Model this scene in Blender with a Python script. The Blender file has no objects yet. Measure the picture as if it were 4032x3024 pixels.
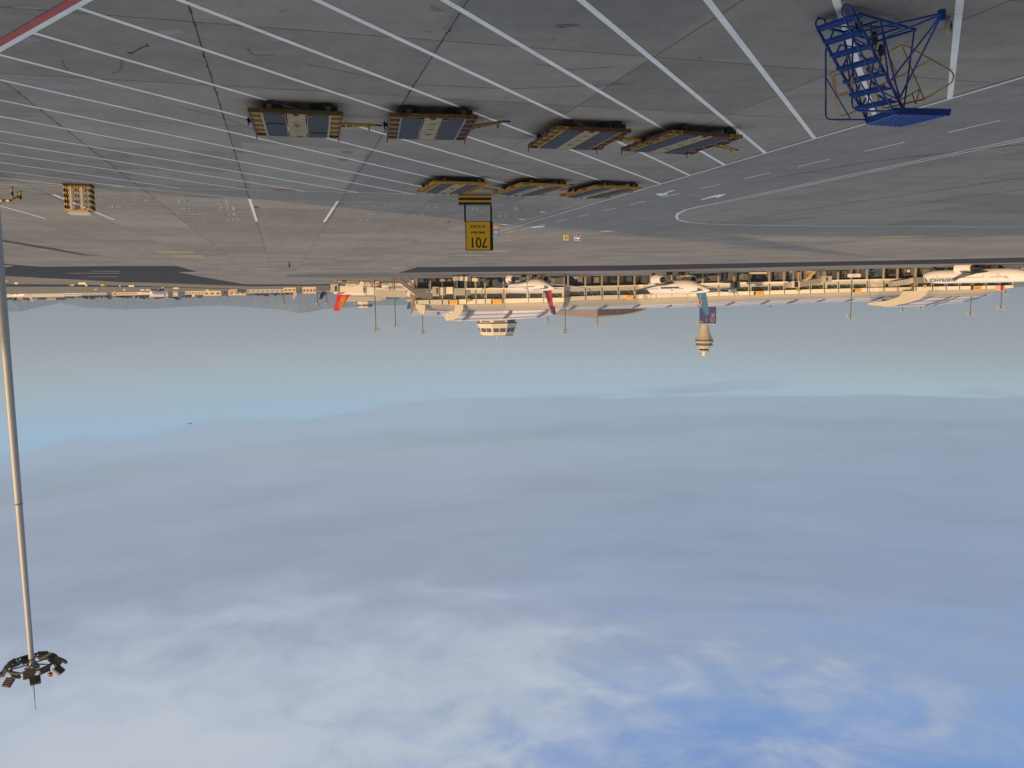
import bpy, bmesh, math, random
from mathutils import Vector, Matrix
random.seed(7)
R_ = math.radians
S = bpy.context.scene
COL = S.collection

# ------------------------------------------------------------------ camera
F, CX, CY, HY, EYE = 3150.0, 2016.0, 1512.0, 1157.0, 7.0
ROLL = math.atan(0.0118)
PITCH = math.atan((CY - HY) / F)
cr, sr, cp, sp = math.cos(ROLL), math.sin(ROLL), math.cos(PITCH), math.sin(PITCH)
cam = bpy.data.cameras.new('camera')
cam.sensor_width = 36.0
cam.lens = 36.0 * F / 4032.0
cam.clip_start = 0.1
cam.clip_end = 60000
camo = bpy.data.objects.new('camera', cam)
COL.objects.link(camo)
Fw = Vector((0, cp, sp)); Rt = Vector((1, 0, 0)); Up = Vector((0, -sp, cp))
A_ = Rt * cr - Up * sr          # picture right of the upright view
B_ = Rt * sr + Up * cr
M = Matrix((-A_, -B_, -Fw)).transposed().to_4x4()   # the camera was held upside down
M.translation = Vector((0, 0, EYE))
camo.matrix_world = M
S.camera = camo

# ------------------------------------------------------------------ sun + exposure
SUN_EL = 11.0
TRAVEL = 127.5                      # direction in which the light travels over the ground (deg from +X)
td = Vector((math.cos(R_(TRAVEL)) * math.cos(R_(SUN_EL)), math.sin(R_(TRAVEL)) * math.cos(R_(SUN_EL)), -math.sin(R_(SUN_EL))))
sun = bpy.data.lights.new('sun', 'SUN')
sun.energy = 5.0
sun.angle = R_(0.6)
sun.color = (1.0, 0.66, 0.36)
suno = bpy.data.objects.new('sun', sun)
COL.objects.link(suno)
suno.rotation_euler = td.to_track_quat('-Z', 'Y').to_euler()
S.view_settings.view_transform = 'Standard'
S.view_settings.look = 'None'
S.view_settings.exposure = 0.0
S.view_settings.gamma = 1.0
S.render.resolution_x = 1024
S.render.resolution_y = 768
S.cycles.max_bounces = 6
S.cycles.volume_bounces = 0

# ------------------------------------------------------------------ sky
world = bpy.data.worlds.new('World')
S.world = world
world.use_nodes = True
nt = world.node_tree
for n in list(nt.nodes): nt.nodes.remove(n)

class NG:
    """tiny node-graph helper"""
    def __init__(s, nt): s.nt = nt
    def new(s, t, **k):
        n = s.nt.nodes.new(t)
        for a, b in k.items(): setattr(n, a, b)
        return n
    def link(s, a, b): s.nt.links.new(a, b)
    def put(s, sock, v):
        if hasattr(v, 'links') or isinstance(v, bpy.types.NodeSocket): s.nt.links.new(v, sock)
        elif v is not None: sock.default_value = v
    def m(s, op, a, b=None, c=None, clamp=False):
        n = s.new('ShaderNodeMath', operation=op, use_clamp=clamp)
        s.put(n.inputs[0], a)
        if b is not None: s.put(n.inputs[1], b)
        if c is not None: s.put(n.inputs[2], c)
        return n.outputs[0]
    def step(s, v, a, b):      # smooth step
        n = s.new('ShaderNodeMapRange', interpolation_type='SMOOTHSTEP')
        s.put(n.inputs[0], v); n.inputs[1].default_value = a; n.inputs[2].default_value = b
        return n.outputs[0]
    def ramp(s, v, pts):
        n = s.new('ShaderNodeValToRGB')
        s.put(n.inputs[0], v)
        e = n.color_ramp.elements
        while len(e) > 1: e.remove(e[-1])
        e[0].position = pts[0][0]; e[0].color = (*pts[0][1], 1)
        for p, c in pts[1:]:
            x = e.new(p); x.color = (*c, 1)
        return n.outputs[0]
    def mix(s, f, a, b, bt='MIX'):
        n = s.new('ShaderNodeMix', data_type='RGBA', blend_type=bt)
        s.put(n.inputs[0], f)
        s.put(n.inputs[6], a if not isinstance(a, tuple) else (*a, 1))
        s.put(n.inputs[7], b if not isinstance(b, tuple) else (*b, 1))
        return n.outputs[2]
    def xyz(s, v):
        n = s.new('ShaderNodeSeparateXYZ'); s.put(n.inputs[0], v)
        return n.outputs
    def vec(s, x, y, z):
        n = s.new('ShaderNodeCombineXYZ')
        s.put(n.inputs[0], x); s.put(n.inputs[1], y); s.put(n.inputs[2], z)
        return n.outputs[0]
    def noise(s, v, scale, detail=4, rough=.5, dist=0.0):
        n = s.new('ShaderNodeTexNoise')
        s.put(n.inputs['Vector'], v)
        n.inputs['Scale'].default_value = scale; n.inputs['Detail'].default_value = detail
        n.inputs['Roughness'].default_value = rough; n.inputs['Distortion'].default_value = dist
        return n.outputs[0]
    def map(s, v, loc=(0, 0, 0), rot=(0, 0, 0), sc=(1, 1, 1)):
        n = s.new('ShaderNodeMapping')
        s.put(n.inputs[0], v)
        n.inputs[1].default_value = loc; n.inputs[2].default_value = rot; n.inputs[3].default_value = sc
        return n.outputs[0]

g = NG(nt)
tc = g.new('ShaderNodeTexCoord')
x, y, z = g.xyz(tc.outputs['Generated'])
sky = g.new('ShaderNodeTexSky', sky_type='NISHITA')
sky.sun_disc = False
sky.sun_elevation = R_(SUN_EL)
sd = -td
sky.sun_rotation = math.atan2(sd.x, sd.y)
sky.air_density = 1.3; sky.dust_density = 2.0
zz = g.m('MAXIMUM', z, 0.0)
# clear air by height, unseen overhead part greyed to neutralise the ambient light (radiance x10, Background strength 0.1)
clear = g.ramp(zz, [(0.0, (.34, .38, .42)), (.035, (.395, .435, .465)), (.07, (.43, .505, .55)), (.10, (.40, .54, .64)), (.15, (.35, .54, .74)),
                    (.30, (.25, .40, .68)), (.42, (.21, .365, .69)), (.50, (.155, .30, .66)), (.60, (.22, .34, .60)), (.78, (.46, .47, .50)), (1.0, (.56, .54, .51))])
den = g.m('ADD', zz, .06)
px, py = g.m('DIVIDE', x, den), g.m('DIVIDE', y, den)
pl = g.vec(px, py, 0.0)
n_mid = g.noise(g.map(pl, loc=(9.4, 4.2, 0), rot=(0, 0, .3), sc=(1.0, 1.9, 1)), 1.7, 8, .58, .35)
n_pl2 = g.noise(g.map(pl, loc=(1.4, 7.2, 0), rot=(0, 0, .25), sc=(.8, 2.2, 1)), 3.4, 8, .6, .6)
dirv = g.vec(x, g.m('MULTIPLY', z, 2.4), y)
n_dir = g.noise(g.map(dirv, loc=(2.3, .4, 5.0)), 4.2, 6, .55, .4)
n_fin = g.noise(g.map(dirv, loc=(7.3, 3.4, 1.0)), 10.5, 9, .6, .7)
tilt = g.m('MULTIPLY_ADD', x, -.042, z)
n_str = g.noise(g.vec(g.m('MULTIPLY', x, 2.6), g.m('MULTIPLY', tilt, 34.0), 0.0), 1.0, 6, .55, .7)
n_st2 = g.noise(g.vec(g.m('MULTIPLY', x, 7.0), g.m('MULTIPLY', tilt, 60.0), 3.0), 1.0, 6, .6, .6)
# lower edge of the cloud sheet sinks to the right of the photo (towards -X)
edge = g.m('SUBTRACT', tilt, .130)
edge = g.m('MULTIPLY_ADD', g.m('SUBTRACT', n_str, .5), .065, edge)
edge = g.m('MULTIPLY_ADD', g.m('SUBTRACT', n_st2, .5), .030, edge)
sheet_lo = g.m('ADD', g.m('MULTIPLY', g.step(edge, -.003, .006), .70), g.m('MULTIPLY', g.step(edge, .012, .050), .30))
# upper part of the sheet breaks up
brk = g.m('MULTIPLY_ADD', x, 1.35, g.m('MULTIPLY', zz, -3.4))            # larger = more cloud
brk = g.m('ADD', brk, 2.50)
dens = g.m('ADD', brk, g.m('MULTIPLY', g.m('SUBTRACT', n_dir, .5), .8))
dens = g.m('ADD', dens, g.m('MULTIPLY', g.m('SUBTRACT', n_mid, .5), .8))
dens = g.m('ADD', dens, g.m('MULTIPLY', g.m('SUBTRACT', n_fin, .5), 1.2))
dens = g.m('ADD', dens, g.m('MULTIPLY', g.m('SUBTRACT', n_pl2, .5), .8))
sheet_hi = g.step(dens, .0, 1.0)
mask = g.m('MULTIPLY', sheet_lo, sheet_hi)
mask = g.m('MULTIPLY', mask, .95)
# brightness inside the cloud: lavender grey belt, bright puffs above it
pf = g.m('ADD', g.m('MULTIPLY', g.step(zz, .30, .48), 1.0), g.m('MULTIPLY', x, .80))
pf = g.m('ADD', pf, g.m('MULTIPLY', g.m('SUBTRACT', n_dir, .5), 1.3))
pf = g.m('ADD', pf, g.m('MULTIPLY', g.m('SUBTRACT', n_fin, .5), 1.7))
pf = g.m('ADD', pf, g.m('MULTIPLY', g.m('SUBTRACT', n_mid, .5), .6))
puff = g.m('MULTIPLY', g.step(pf, .15, 1.6), g.step(zz, .24, .40))
belt = g.ramp(zz, [(0.0, (.35, .42, .51)), (.13, (.325, .385, .50)), (.16, (.36, .425, .535)), (.20, (.35, .41, .52)), (.25, (.315, .36, .475)), (.31, (.305, .35, .465)), (.38, (.37, .42, .55)), (.50, (.41, .48, .63)), (.62, (.42, .48, .60)), (.75, (.48, .48, .50)), (1.0, (.56, .54, .51))])
tone = g.m('MULTIPLY_ADD', g.m('SUBTRACT', n_mid, .5), .22, 1.0)
tone = g.m('MULTIPLY_ADD', g.m('SUBTRACT', n_str, .5), .40, tone)
tone = g.m('MULTIPLY_ADD', g.m('SUBTRACT', n_dir, .5), .18, tone)
tone = g.m('MULTIPLY_ADD', x, .10, tone)
bt = g.m('MULTIPLY_ADD', g.m('SUBTRACT', n_st2, .5), .03, g.m('MULTIPLY_ADD', g.m('SUBTRACT', n_str, .5), .03, tilt))
band = g.m('MULTIPLY', g.step(bt, .158, .166), g.m('SUBTRACT', 1.0, g.step(bt, .168, .196)))
tone = g.m('MULTIPLY_ADD', band, -.10, tone)
tone = g.m('MULTIPLY_ADD', g.m('MULTIPLY', g.m('SUBTRACT', n_fin, .5), g.step(zz, .2, .42)), .35, tone)
belt = g.mix(g.m('MULTIPLY', g.step(x, .15, -.62), .55), belt, (.225, .305, .50))
belt = g.mix(1.0, belt, g.vec(tone, tone, tone), 'MULTIPLY')
ccol = g.mix(puff, belt, (.575, .625, .69))
clear = g.mix(g.m('MULTIPLY', g.m('MULTIPLY', g.step(x, .25, -.65), g.m('SUBTRACT', 1.0, g.step(zz, .05, .12))), .6), clear, (.275, .345, .435))
skyc = g.mix(mask, clear, ccol)
# warm glow low on the left of the photo
warm = g.m('MULTIPLY', g.step(x, -.35, .6), g.m('SUBTRACT', 1.0, g.step(zz, .02, .14)))
skyc = g.mix(g.m('MULTIPLY', warm, .18), skyc, (.40, .41, .36))
behind = g.m('MULTIPLY', g.step(g.m('MULTIPLY', y, -1.0), -.25, .6), g.m('SUBTRACT', 1.0, g.step(zz, .5, 1.0)))  # unseen sky behind the camera, brightened and warmed to lift the ambient light
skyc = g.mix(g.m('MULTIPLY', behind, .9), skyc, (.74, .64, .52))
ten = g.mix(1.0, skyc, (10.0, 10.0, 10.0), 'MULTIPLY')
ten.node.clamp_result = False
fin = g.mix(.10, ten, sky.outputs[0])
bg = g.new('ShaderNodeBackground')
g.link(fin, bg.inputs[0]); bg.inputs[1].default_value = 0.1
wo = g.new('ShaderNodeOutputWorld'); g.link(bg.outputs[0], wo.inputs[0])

# ------------------------------------------------------------------ pixel -> world
def ray(x, y):
    a = CX - x; b = y - CY
    r = a * cr + b * sr; u = -a * sr + b * cr
    return Vector((r, F * cp - u * sp, F * sp + u * cp))
def at(x, y, z=0.0):
    d = ray(x, y); return Vector((0, 0, EYE)) + d * ((z - EYE) / d.z)
def ad(x, y, Y):
    d = ray(x, y); return Vector((0, 0, EYE)) + d * (Y / d.y)
def onp(x, y, P, N):
    d = ray(x, y); c = Vector((0, 0, EYE)); return c + d * ((P - c).dot(N) / d.dot(N))
def interp(pts, x):
    if x <= pts[0][0]: return pts[0][1]
    for (a, b), (c, d) in zip(pts, pts[1:]):
        if x <= c: return b + (d - b) * (x - a) / (c - a)
    return pts[-1][1]

# ------------------------------------------------------------------ materials
MATS = {}
def mat(name, col, rough=.6, metal=0.0, var=.12, scale=3.0, bump=0.0, dirt=None, dirt_amt=.0, dirt_scale=1.5, spec=.5):
    if name in MATS: return MATS[name]
    m = bpy.data.materials.new(name); m.use_nodes = True
    g = NG(m.node_tree); b = m.node_tree.nodes['Principled BSDF']
    t = g.new('ShaderNodeTexCoord').outputs['Object']
    n = g.noise(t, scale, 5, .6)
    f = g.m('MULTIPLY_ADD', g.m('SUBTRACT', n, .5), var * 2.2, 1.0)
    c = g.mix(1.0, (*col,), g.vec(f, f, f), 'MULTIPLY')
    if dirt:
        n2 = g.noise(t, dirt_scale, 7, .65, .3)
        c = g.mix(g.m('MULTIPLY', g.step(n2, .62 - dirt_amt * .3, .72 - dirt_amt * .2), min(1, .5 + dirt_amt)), c, dirt)
    g.link(c, b.inputs['Base Color'])
    b.inputs['Metallic'].default_value = metal
    b.inputs['Specular IOR Level'].default_value = spec
    g.put(b.inputs['Roughness'], g.m('MULTIPLY_ADD', g.m('SUBTRACT', n, .5), .25, rough, clamp=True))
    if bump:
        bn = g.new('ShaderNodeBump'); bn.inputs['Strength'].default_value = bump; bn.inputs['Distance'].default_value = .02
        g.link(g.noise(t, scale * 8, 4, .6), bn.inputs['Height']); g.link(bn.outputs[0], b.inputs['Normal'])
    MATS[name] = m
    return m

def stripe_mat(name, axis, period, phase=0.0, yel=(.62, .36, .03), blk=(.012, .011, .012), duty=.5):
    m = bpy.data.materials.new(name); m.use_nodes = True
    g = NG(m.node_tree); b = m.node_tree.nodes['Principled BSDF']
    t = g.new('ShaderNodeTexCoord').outputs['Object']
    o = g.xyz(t)[axis]
    fr = g.m('FRACT', g.m('ADD', g.m('DIVIDE', o, period), phase))
    n = g.noise(t, 9, 4, .6)
    f = g.m('MULTIPLY_ADD', g.m('SUBTRACT', n, .5), .35, 1.0)
    c = g.mix(g.m('GREATER_THAN', fr, duty), blk, yel)
    g.link(g.mix(1.0, c, g.vec(f, f, f), 'MULTIPLY'), b.inputs['Base Color'])
    b.inputs['Roughness'].default_value = .5
    return m

def ground_mat(name, base, slab=True, var=.15, streak=.13, rot=74.0, tint=(.30, .285, .26)):
    m = bpy.data.materials.new(name); m.use_nodes = True
    g = NG(m.node_tree); b = m.node_tree.nodes['Principled BSDF']
    pos = g.new('ShaderNodeNewGeometry').outputs['Position']
    p = g.map(pos, rot=(0, 0, -R_(rot)))          # x runs along the joints
    n1 = g.noise(p, .035, 5, .55)
    n2 = g.noise(g.map(p, sc=(.10, .9, 1)), .9, 5, .6, .4)       # streaks along the wheel paths
    n3 = g.noise(p, 1.1, 8, .68)
    n4 = g.noise(p, 14, 4, .7)
    n5 = g.noise(g.map(p, loc=(40, 9, 0)), .22, 7, .62, .8)
    n6 = g.noise(g.map(pos, loc=(5, 90, 0), sc=(.35, 1.6, 1)), .55, 6, .6, .6)
    f = 1.0
    v = g.m('MULTIPLY_ADD', g.m('SUBTRACT', n1, .5), var * 3.4, 1.0)
    v = g.m('MULTIPLY_ADD', g.m('SUBTRACT', n2, .5), streak * 2.4, v)
    v = g.m('MULTIPLY_ADD', g.m('SUBTRACT', n3, .5), .55, v)
    v = g.m('MULTIPLY_ADD', g.m('SUBTRACT', n4, .5), .16, v)
    v = g.m('MULTIPLY_ADD', g.m('SUBTRACT', n6, .5), .44, v)
    if slab:
        q = g.xyz(p)
        ix = g.m('FLOOR', g.m('DIVIDE', g.m('ADD', q[0], SLABX), 6.44)); iy = g.m('FLOOR', g.m('DIVIDE', g.m('ADD', q[1], SLABY), 6.44))
        w = g.new('ShaderNodeTexWhiteNoise', noise_dimensions='2D')
        g.link(g.vec(ix, iy, 0.0), w.inputs['Vector'])
        v = g.m('MULTIPLY_ADD', g.m('SUBTRACT', w.outputs[0], .5), .24, v)
    # darker blotches: old oil and rubber
    v = g.m('MULTIPLY', v, g.m('SUBTRACT', 1.0, g.m('MULTIPLY', g.step(n5, .60, .74), .22)))
    n8 = g.noise(g.map(p, loc=(3, 55, 0)), 1.7, 5, .55, .3)
    v = g.m('MULTIPLY', v, g.m('SUBTRACT', 1.0, g.m('MULTIPLY', g.step(n8, .67, .74), .30)))
    v = g.m('MULTIPLY', v, g.m('ADD', 1.0, g.m('MULTIPLY', g.step(n8, .34, .27), .14)))
    c = g.mix(1.0, base, g.vec(v, v, v), 'MULTIPLY')
    c = g.mix(g.m('MULTIPLY', g.step(n1, .42, .66), .35), c, g.mix(1.0, tint, g.vec(v, v, v), 'MULTIPLY'))
    g.link(c, b.inputs['Base Color'])
    g.put(b.inputs['Roughness'], g.m('MULTIPLY_ADD', g.m('SUBTRACT', n3, .5), .3, .82, clamp=True))
    b.inputs['Specular IOR Level'].default_value = .25
    bn = g.new('ShaderNodeBump'); bn.inputs['Strength'].default_value = .25; bn.inputs['Distance'].default_value = .015
    g.link(n4, bn.inputs['Height']); g.link(bn.outputs[0], b.inputs['Normal'])
    return m

def paint_mat(name, col, wear=.35, under=(.2, .2, .195)):
    m = bpy.data.materials.new(name); m.use_nodes = True
    g = NG(m.node_tree); b = m.node_tree.nodes['Principled BSDF']
    pos = g.new('ShaderNodeNewGeometry').outputs['Position']
    n = g.noise(pos, 5.0, 8, .7); n2 = g.noise(pos, .8, 4, .6); n3 = g.noise(g.map(pos, rot=(0, 0, .4), sc=(2, 14, 1)), 2.0, 5, .6)
    v = g.m('MULTIPLY_ADD', g.m('SUBTRACT', n2, .5), .45, 1.0)
    v = g.m('MULTIPLY_ADD', g.m('SUBTRACT', n3, .5), .25, v)
    c = g.mix(1.0, col, g.vec(v, v, v), 'MULTIPLY')
    c = g.mix(g.m('MULTIPLY', g.step(n, .56, .74), wear * 2), c, under)
    g.link(c, b.inputs['Base Color']); b.inputs['Roughness'].default_value = .7
    return m

# ------------------------------------------------------------------ mesh builder
class MB:
    def __init__(s): s.v = []; s.f = []
    def add(s, vs, fs):
        k = len(s.v); s.v += [tuple(v) for v in vs]; s.f += [tuple(i + k for i in f) for f in fs]; return s
    def box(s, c, d, rz=0.0):
        hx, hy, hz = d[0] / 2, d[1] / 2, d[2] / 2; ca, sa = math.cos(rz), math.sin(rz)
        vs = []
        for zz in (-hz, hz):
            for xx, yy in ((-hx, -hy), (hx, -hy), (hx, hy), (-hx, hy)):
                vs.append((c[0] + xx * ca - yy * sa, c[1] + xx * sa + yy * ca, c[2] + zz))
        return s.add(vs, [(3, 2, 1, 0), (4, 5, 6, 7), (0, 1, 5, 4), (1, 2, 6, 5), (2, 3, 7, 6), (3, 0, 4, 7)])
    def b2(s, x0, x1, y0, y1, z0, z1): return s.box(((x0 + x1) / 2, (y0 + y1) / 2, (z0 + z1) / 2), (abs(x1 - x0), abs(y1 - y0), abs(z1 - z0)))
    def frame(s, p, q):
        d = (Vector(q) - Vector(p)).normalized()
        u = Vector((0, 0, 1)) if abs(d.z) < .95 else Vector((1, 0, 0))
        a = d.cross(u).normalized(); return a, a.cross(d).normalized() * -1 if False else d.cross(a).normalized() * -1
    def bar(s, p, q, w, h):
        p, q = Vector(p), Vector(q); a, b = s.frame(p, q); a *= w / 2; b *= h / 2
        vs = [p - a - b, p + a - b, p + a + b, p - a + b, q - a - b, q + a - b, q + a + b, q - a + b]
        return s.add(vs, [(0, 3, 2, 1), (4, 5, 6, 7), (0, 1, 5, 4), (1, 2, 6, 5), (2, 3, 7, 6), (3, 0, 4, 7)])
    def cyl(s, p, q, r1, r2=None, n=12, caps=True):
        r2 = r1 if r2 is None else r2
        p, q = Vector(p), Vector(q); a, b = s.frame(p, q)
        vs = []
        for c, r in ((p, r1), (q, r2)):
            for i in range(n):
                t = 2 * math.pi * i / n; vs.append(c + a * math.cos(t) * r + b * math.sin(t) * r)
        fs = [(i, (i + 1) % n, n + (i + 1) % n, n + i) for i in range(n)]
        if caps: fs += [tuple(reversed(range(n))), tuple(range(n, 2 * n))]
        return s.add(vs, fs)
    def tube(s, pts, r, n=8, closed=False):
        pts = [Vector(p) for p in pts]; k = len(pts); rings = []
        last = None
        for i, p in enumerate(pts):
            if closed: d = (pts[(i + 1) % k] - pts[i - 1]).normalized()
            else: d = (pts[min(i + 1, k - 1)] - pts[max(i - 1, 0)]).normalized()
            if last is None:
                u = Vector((0, 0, 1)) if abs(d.z) < .9 else Vector((1, 0, 0)); a = d.cross(u).normalized()
            else: a = (last - d * last.dot(d)).normalized()
            last = a; b = d.cross(a)
            rings.append([p + a * math.cos(2 * math.pi * j / n) * r + b * math.sin(2 * math.pi * j / n) * r for j in range(n)])
        vs = [v for rg in rings for v in rg]; fs = []
        for i in range(k if closed else k - 1):
            for j in range(n):
                i2 = (i + 1) % k; fs.append((i * n + j, i * n + (j + 1) % n, i2 * n + (j + 1) % n, i2 * n + j))
        if not closed: fs += [tuple(reversed(range(n))), tuple(range((k - 1) * n, k * n))]
        return s.add(vs, fs)
    def loft(s, rings, caps=True, closed=True):
        n = len(rings[0]); vs = [v for r in rings for v in r]; fs = []
        for i in range(len(rings) - 1):
            for j in range(n if closed else n - 1):
                fs.append((i * n + j, i * n + (j + 1) % n, (i + 1) * n + (j + 1) % n, (i + 1) * n + j))
        if caps and closed: fs += [tuple(reversed(range(n))), tuple(range((len(rings) - 1) * n, len(rings) * n))]
        return s.add(vs, fs)
    def prism(s, poly, off):
        """flat polygon (list of points) given thickness along off"""
        off = Vector(off); n = len(poly); vs = [Vector(p) for p in poly] + [Vector(p) + off for p in poly]
        fs = [tuple(range(n)), tuple(reversed(range(n, 2 * n)))] + [(i, n + i, n + (i + 1) % n, (i + 1) % n) for i in range(n)]
        return s.add(vs, fs)
    def lathe(s, prof, c=(0, 0, 0), n=16, ang0=0.0):
        rings = [[(c[0] + r * math.cos(ang0 + 2 * math.pi * i / n), c[1] + r * math.sin(ang0 + 2 * math.pi * i / n), c[2] + z) for i in range(n)] for r, z in prof]
        return s.loft(rings)
    def build(s, name, m, parent=None, smooth=False, bevel=0.0, label=None):
        me = bpy.data.meshes.new(name); me.from_pydata(s.v, [], s.f)
        bm = bmesh.new(); bm.from_mesh(me); bmesh.ops.recalc_face_normals(bm, faces=bm.faces); bm.to_mesh(me); bm.free()
        if smooth:
            for p in me.polygons: p.use_smooth = True
        me.materials.append(m); me.update()
        o = bpy.data.objects.new(name, me); COL.objects.link(o)
        if parent: o.parent = parent
        if smooth:
            md = o.modifiers.new('edges', 'EDGE_SPLIT'); md.split_angle = R_(40)
        if bevel:
            md = o.modifiers.new('bevel', 'BEVEL'); md.width = bevel; md.segments = 1; md.limit_method = 'ANGLE'
        if label: o['label'] = label
        return o

def thing(name, label, cat, loc=(0, 0, 0), rz=0.0, group=None):
    o = bpy.data.objects.new(name, None); COL.objects.link(o); o.empty_display_size = .3
    o.location = loc; o.rotation_euler = (0, 0, rz); o['label'] = label; o['category'] = cat
    if group: o['group'] = group
    return o
def tag(o, label, cat, group=None):
    o['label'] = label; o['category'] = cat
    if group: o['group'] = group
    return o
def struct(o): o['kind'] = 'structure'; return o
def rel(e, p):   # world point in the frame of an unparented empty with z rotation
    v = Vector(p) - Vector(e.location); a = -e.rotation_euler[2]
    return Vector((v.x * math.cos(a) - v.y * math.sin(a), v.x * math.sin(a) + v.y * math.cos(a), v.z))
def text(name, s, size, m, parent, loc, rot=(math.pi / 2, 0, 0), extrude=.004, align='CENTER', sx=1.0, bold=0.0):
    c = bpy.data.curves.new(name, 'FONT'); c.body = s; c.size = size; c.extrude = extrude; c.align_x = align; c.align_y = 'CENTER'; c.offset = bold
    t = bpy.data.objects.new(name, c); COL.objects.link(t)
    dg = bpy.context.evaluated_depsgraph_get(); me = bpy.data.meshes.new_from_object(t.evaluated_get(dg))
    bpy.data.objects.remove(t); me.materials.clear(); me.materials.append(m)
    o = bpy.data.objects.new(name, me); COL.objects.link(o)
    o.parent = parent; o.location = loc; o.rotation_euler = rot; o.scale = (sx, 1, 1)
    return o
def copy_tree(o, parent=None):
    c = o.copy(); COL.objects.link(c); c.parent = parent
    for ch in o.children: copy_tree(ch, c)
    return c

# slab grid phase so that the painted grid of joints falls where the photo has it
JANG = 74.0
def jcoord(p):
    a = -R_(JANG); return (p.x * math.cos(a) - p.y * math.sin(a), p.x * math.sin(a) + p.y * math.cos(a))
SP = 6.44
j2 = (jcoord(at(729, 0))[1] + jcoord(at(990, 800))[1]) / 2
k1 = (jcoord(at(0, 40))[0] + jcoord(at(3917, 318))[0]) / 2
SLABX, SLABY = -k1 + SP * 40, -j2 + SP * 40
# ------------------------------------------------------------------ ground
CONC = ground_mat('apron concrete', (.268, .252, .228), tint=(.298, .262, .216))
ASPH = ground_mat('asphalt', (.028, .026, .029), slab=False, tint=(.04, .036, .036))
ASPHL = ground_mat('old asphalt road', (.250, .243, .236), slab=False, tint=(.215, .205, .195))
GRASS = ground_mat('dry grass', (.30, .23, .12), slab=False, tint=(.27, .20, .11))
GREYB = ground_mat('worn taxiway', (.17, .165, .16), slab=False, tint=(.2, .185, .16))
mb = MB()
xs = [-14000, -3000, -600, -250, -100, -50, 0, 50, 100, 250, 600, 3000, 14000]; ys = [-3000, -300, -60, 0, 30, 60, 100, 160, 260, 420, 700, 1500, 4000, 13500]
for yv in ys:
    for xv in xs: mb.v.append((xv, yv, 0))
for j in range(len(ys) - 1):
    for i in range(len(xs) - 1):
        a = j * len(xs) + i; mb.f.append((a, a + 1, a + 1 + len(xs), a + len(xs)))
struct(mb.build('apron', CONC))

def sheet(name, polys, m, z):
    b = MB()
    for p in polys:
        b.add([at(x, y, z) for x, y in p], [tuple(range(len(p)))])
    o = b.build(name, m)
    for pl_ in o.data.polygons:
        if pl_.normal.z < 0: pl_.flip()
    return struct(o)
def strip(b, p, q, w, z, ext0=0.0, ext1=0.0, world=False):
    P = Vector(p) if world else at(*p, 0); Q = Vector(q) if world else at(*q, 0)
    d = (Q - P); d.z = 0; d.normalize(); P = P - d * ext0; Q = Q + d * ext1; n = Vector((-d.y, d.x, 0)) * w / 2
    b.add([P - n + Vector((0, 0, z)), Q - n + Vector((0, 0, z)), Q + n + Vector((0, 0, z)), P + n + Vector((0, 0, z))], [(0, 1, 2, 3)])
def lines(name, segs, w, m, z=.008, ext0=0, ext1=0):
    b = MB()
    for s in segs:
        e0 = s[2] if len(s) > 2 else ext0; strip(b, s[0], s[1], w, z, e0, s[3] if len(s) > 3 else ext1)
    o = b.build(name, m)
    for pl_ in o.data.polygons:
        if pl_.normal.z < 0: pl_.flip()
    return struct(o)
def poly_line(name, pts, w, m, z=.008):
    b = MB(); W = [at(x, y, 0) for x, y in pts]; L = []; Rr = []
    for i, p in enumerate(W):
        d = W[min(i + 1, len(W) - 1)] - W[max(i - 1, 0)]; d.z = 0; d.normalize(); n = Vector((-d.y, d.x, 0)) * w / 2
        L.append(p + n + Vector((0, 0, z))); Rr.append(p - n + Vector((0, 0, z)))
    n = len(W); b.add(L + Rr, [(i, i + 1, n + i + 1, n + i) for i in range(n - 1)])
    o = b.build(name, m)
    for pl_ in o.data.polygons:
        if pl_.normal.z < 0: pl_.flip()
    return struct(o)

# service road left of the double line
sheet('service_road', [[(4350, 200), (2348, 800), (1990, 900), (2120, 910), (2700, 913), (3100, 912), (4200, 922), (4200, 905), (3500, 893), (2990, 887), (2780, 882), (2690, 867), (2663, 851), (2700, 830), (2760, 812), (2932, 779), (4350, 470)]], ASPHL, .002)
sheet('light_slabs', [[(953, 560), (1448, 592), (1352, 747), (985, 740)]], ground_mat('paler concrete', (.315, .298, .268), slab=False, tint=(.29, .27, .24)), .003)
sheet('dark_slabs', [[(1452, 590), (1930, 622), (1850, 720), (1640, 765), (1354, 752)], [(1818, 0), (2878, 0), (2640, 150), (1740, 118)], [(3120, 0), (3600, 0), (3560, 60), (3190, 80)]], ground_mat('darker concrete', (.235, .226, .216), slab=False, tint=(.22, .205, .185)), .003)
# joints
JM = mat('joint sealant', (.035, .035, .036), .8)
b = MB()
def jw(u, v):
    a = R_(JANG); return Vector((u * math.cos(a) - v * math.sin(a), u * math.sin(a) + v * math.cos(a), 0))
ku = k1
rj = random.Random(9)
for i in range(-4, 32):
    v0 = j2 + i * -SP
    u_ = 5.0
    while u_ < 120 and i in (-1, 0, 1):
        l_ = rj.uniform(.15, .7); o_ = rj.uniform(-.02, .02); strip(b, jw(u_, v0 + o_), jw(u_ + l_, v0 + o_ + rj.uniform(-.02, .02)), rj.uniform(.02, .075), .005, world=True); u_ += l_ * rj.uniform(.9, 3)
    for seg in range(1):
        strip(b, jw(5, v0), jw(230, v0), .034 if i in (0, -1) else .026, .0045, world=True)
for i in range(-4, 26):
    u0 = k1 + i * SP
    strip(b, jw(u0, j2 - 110), jw(u0, j2 + 60), .022, .0045, world=True)
o = b.build('slab_joints', JM); struct(o)
for pl_ in o.data.polygons:
    if pl_.normal.z < 0: pl_.flip()

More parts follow.
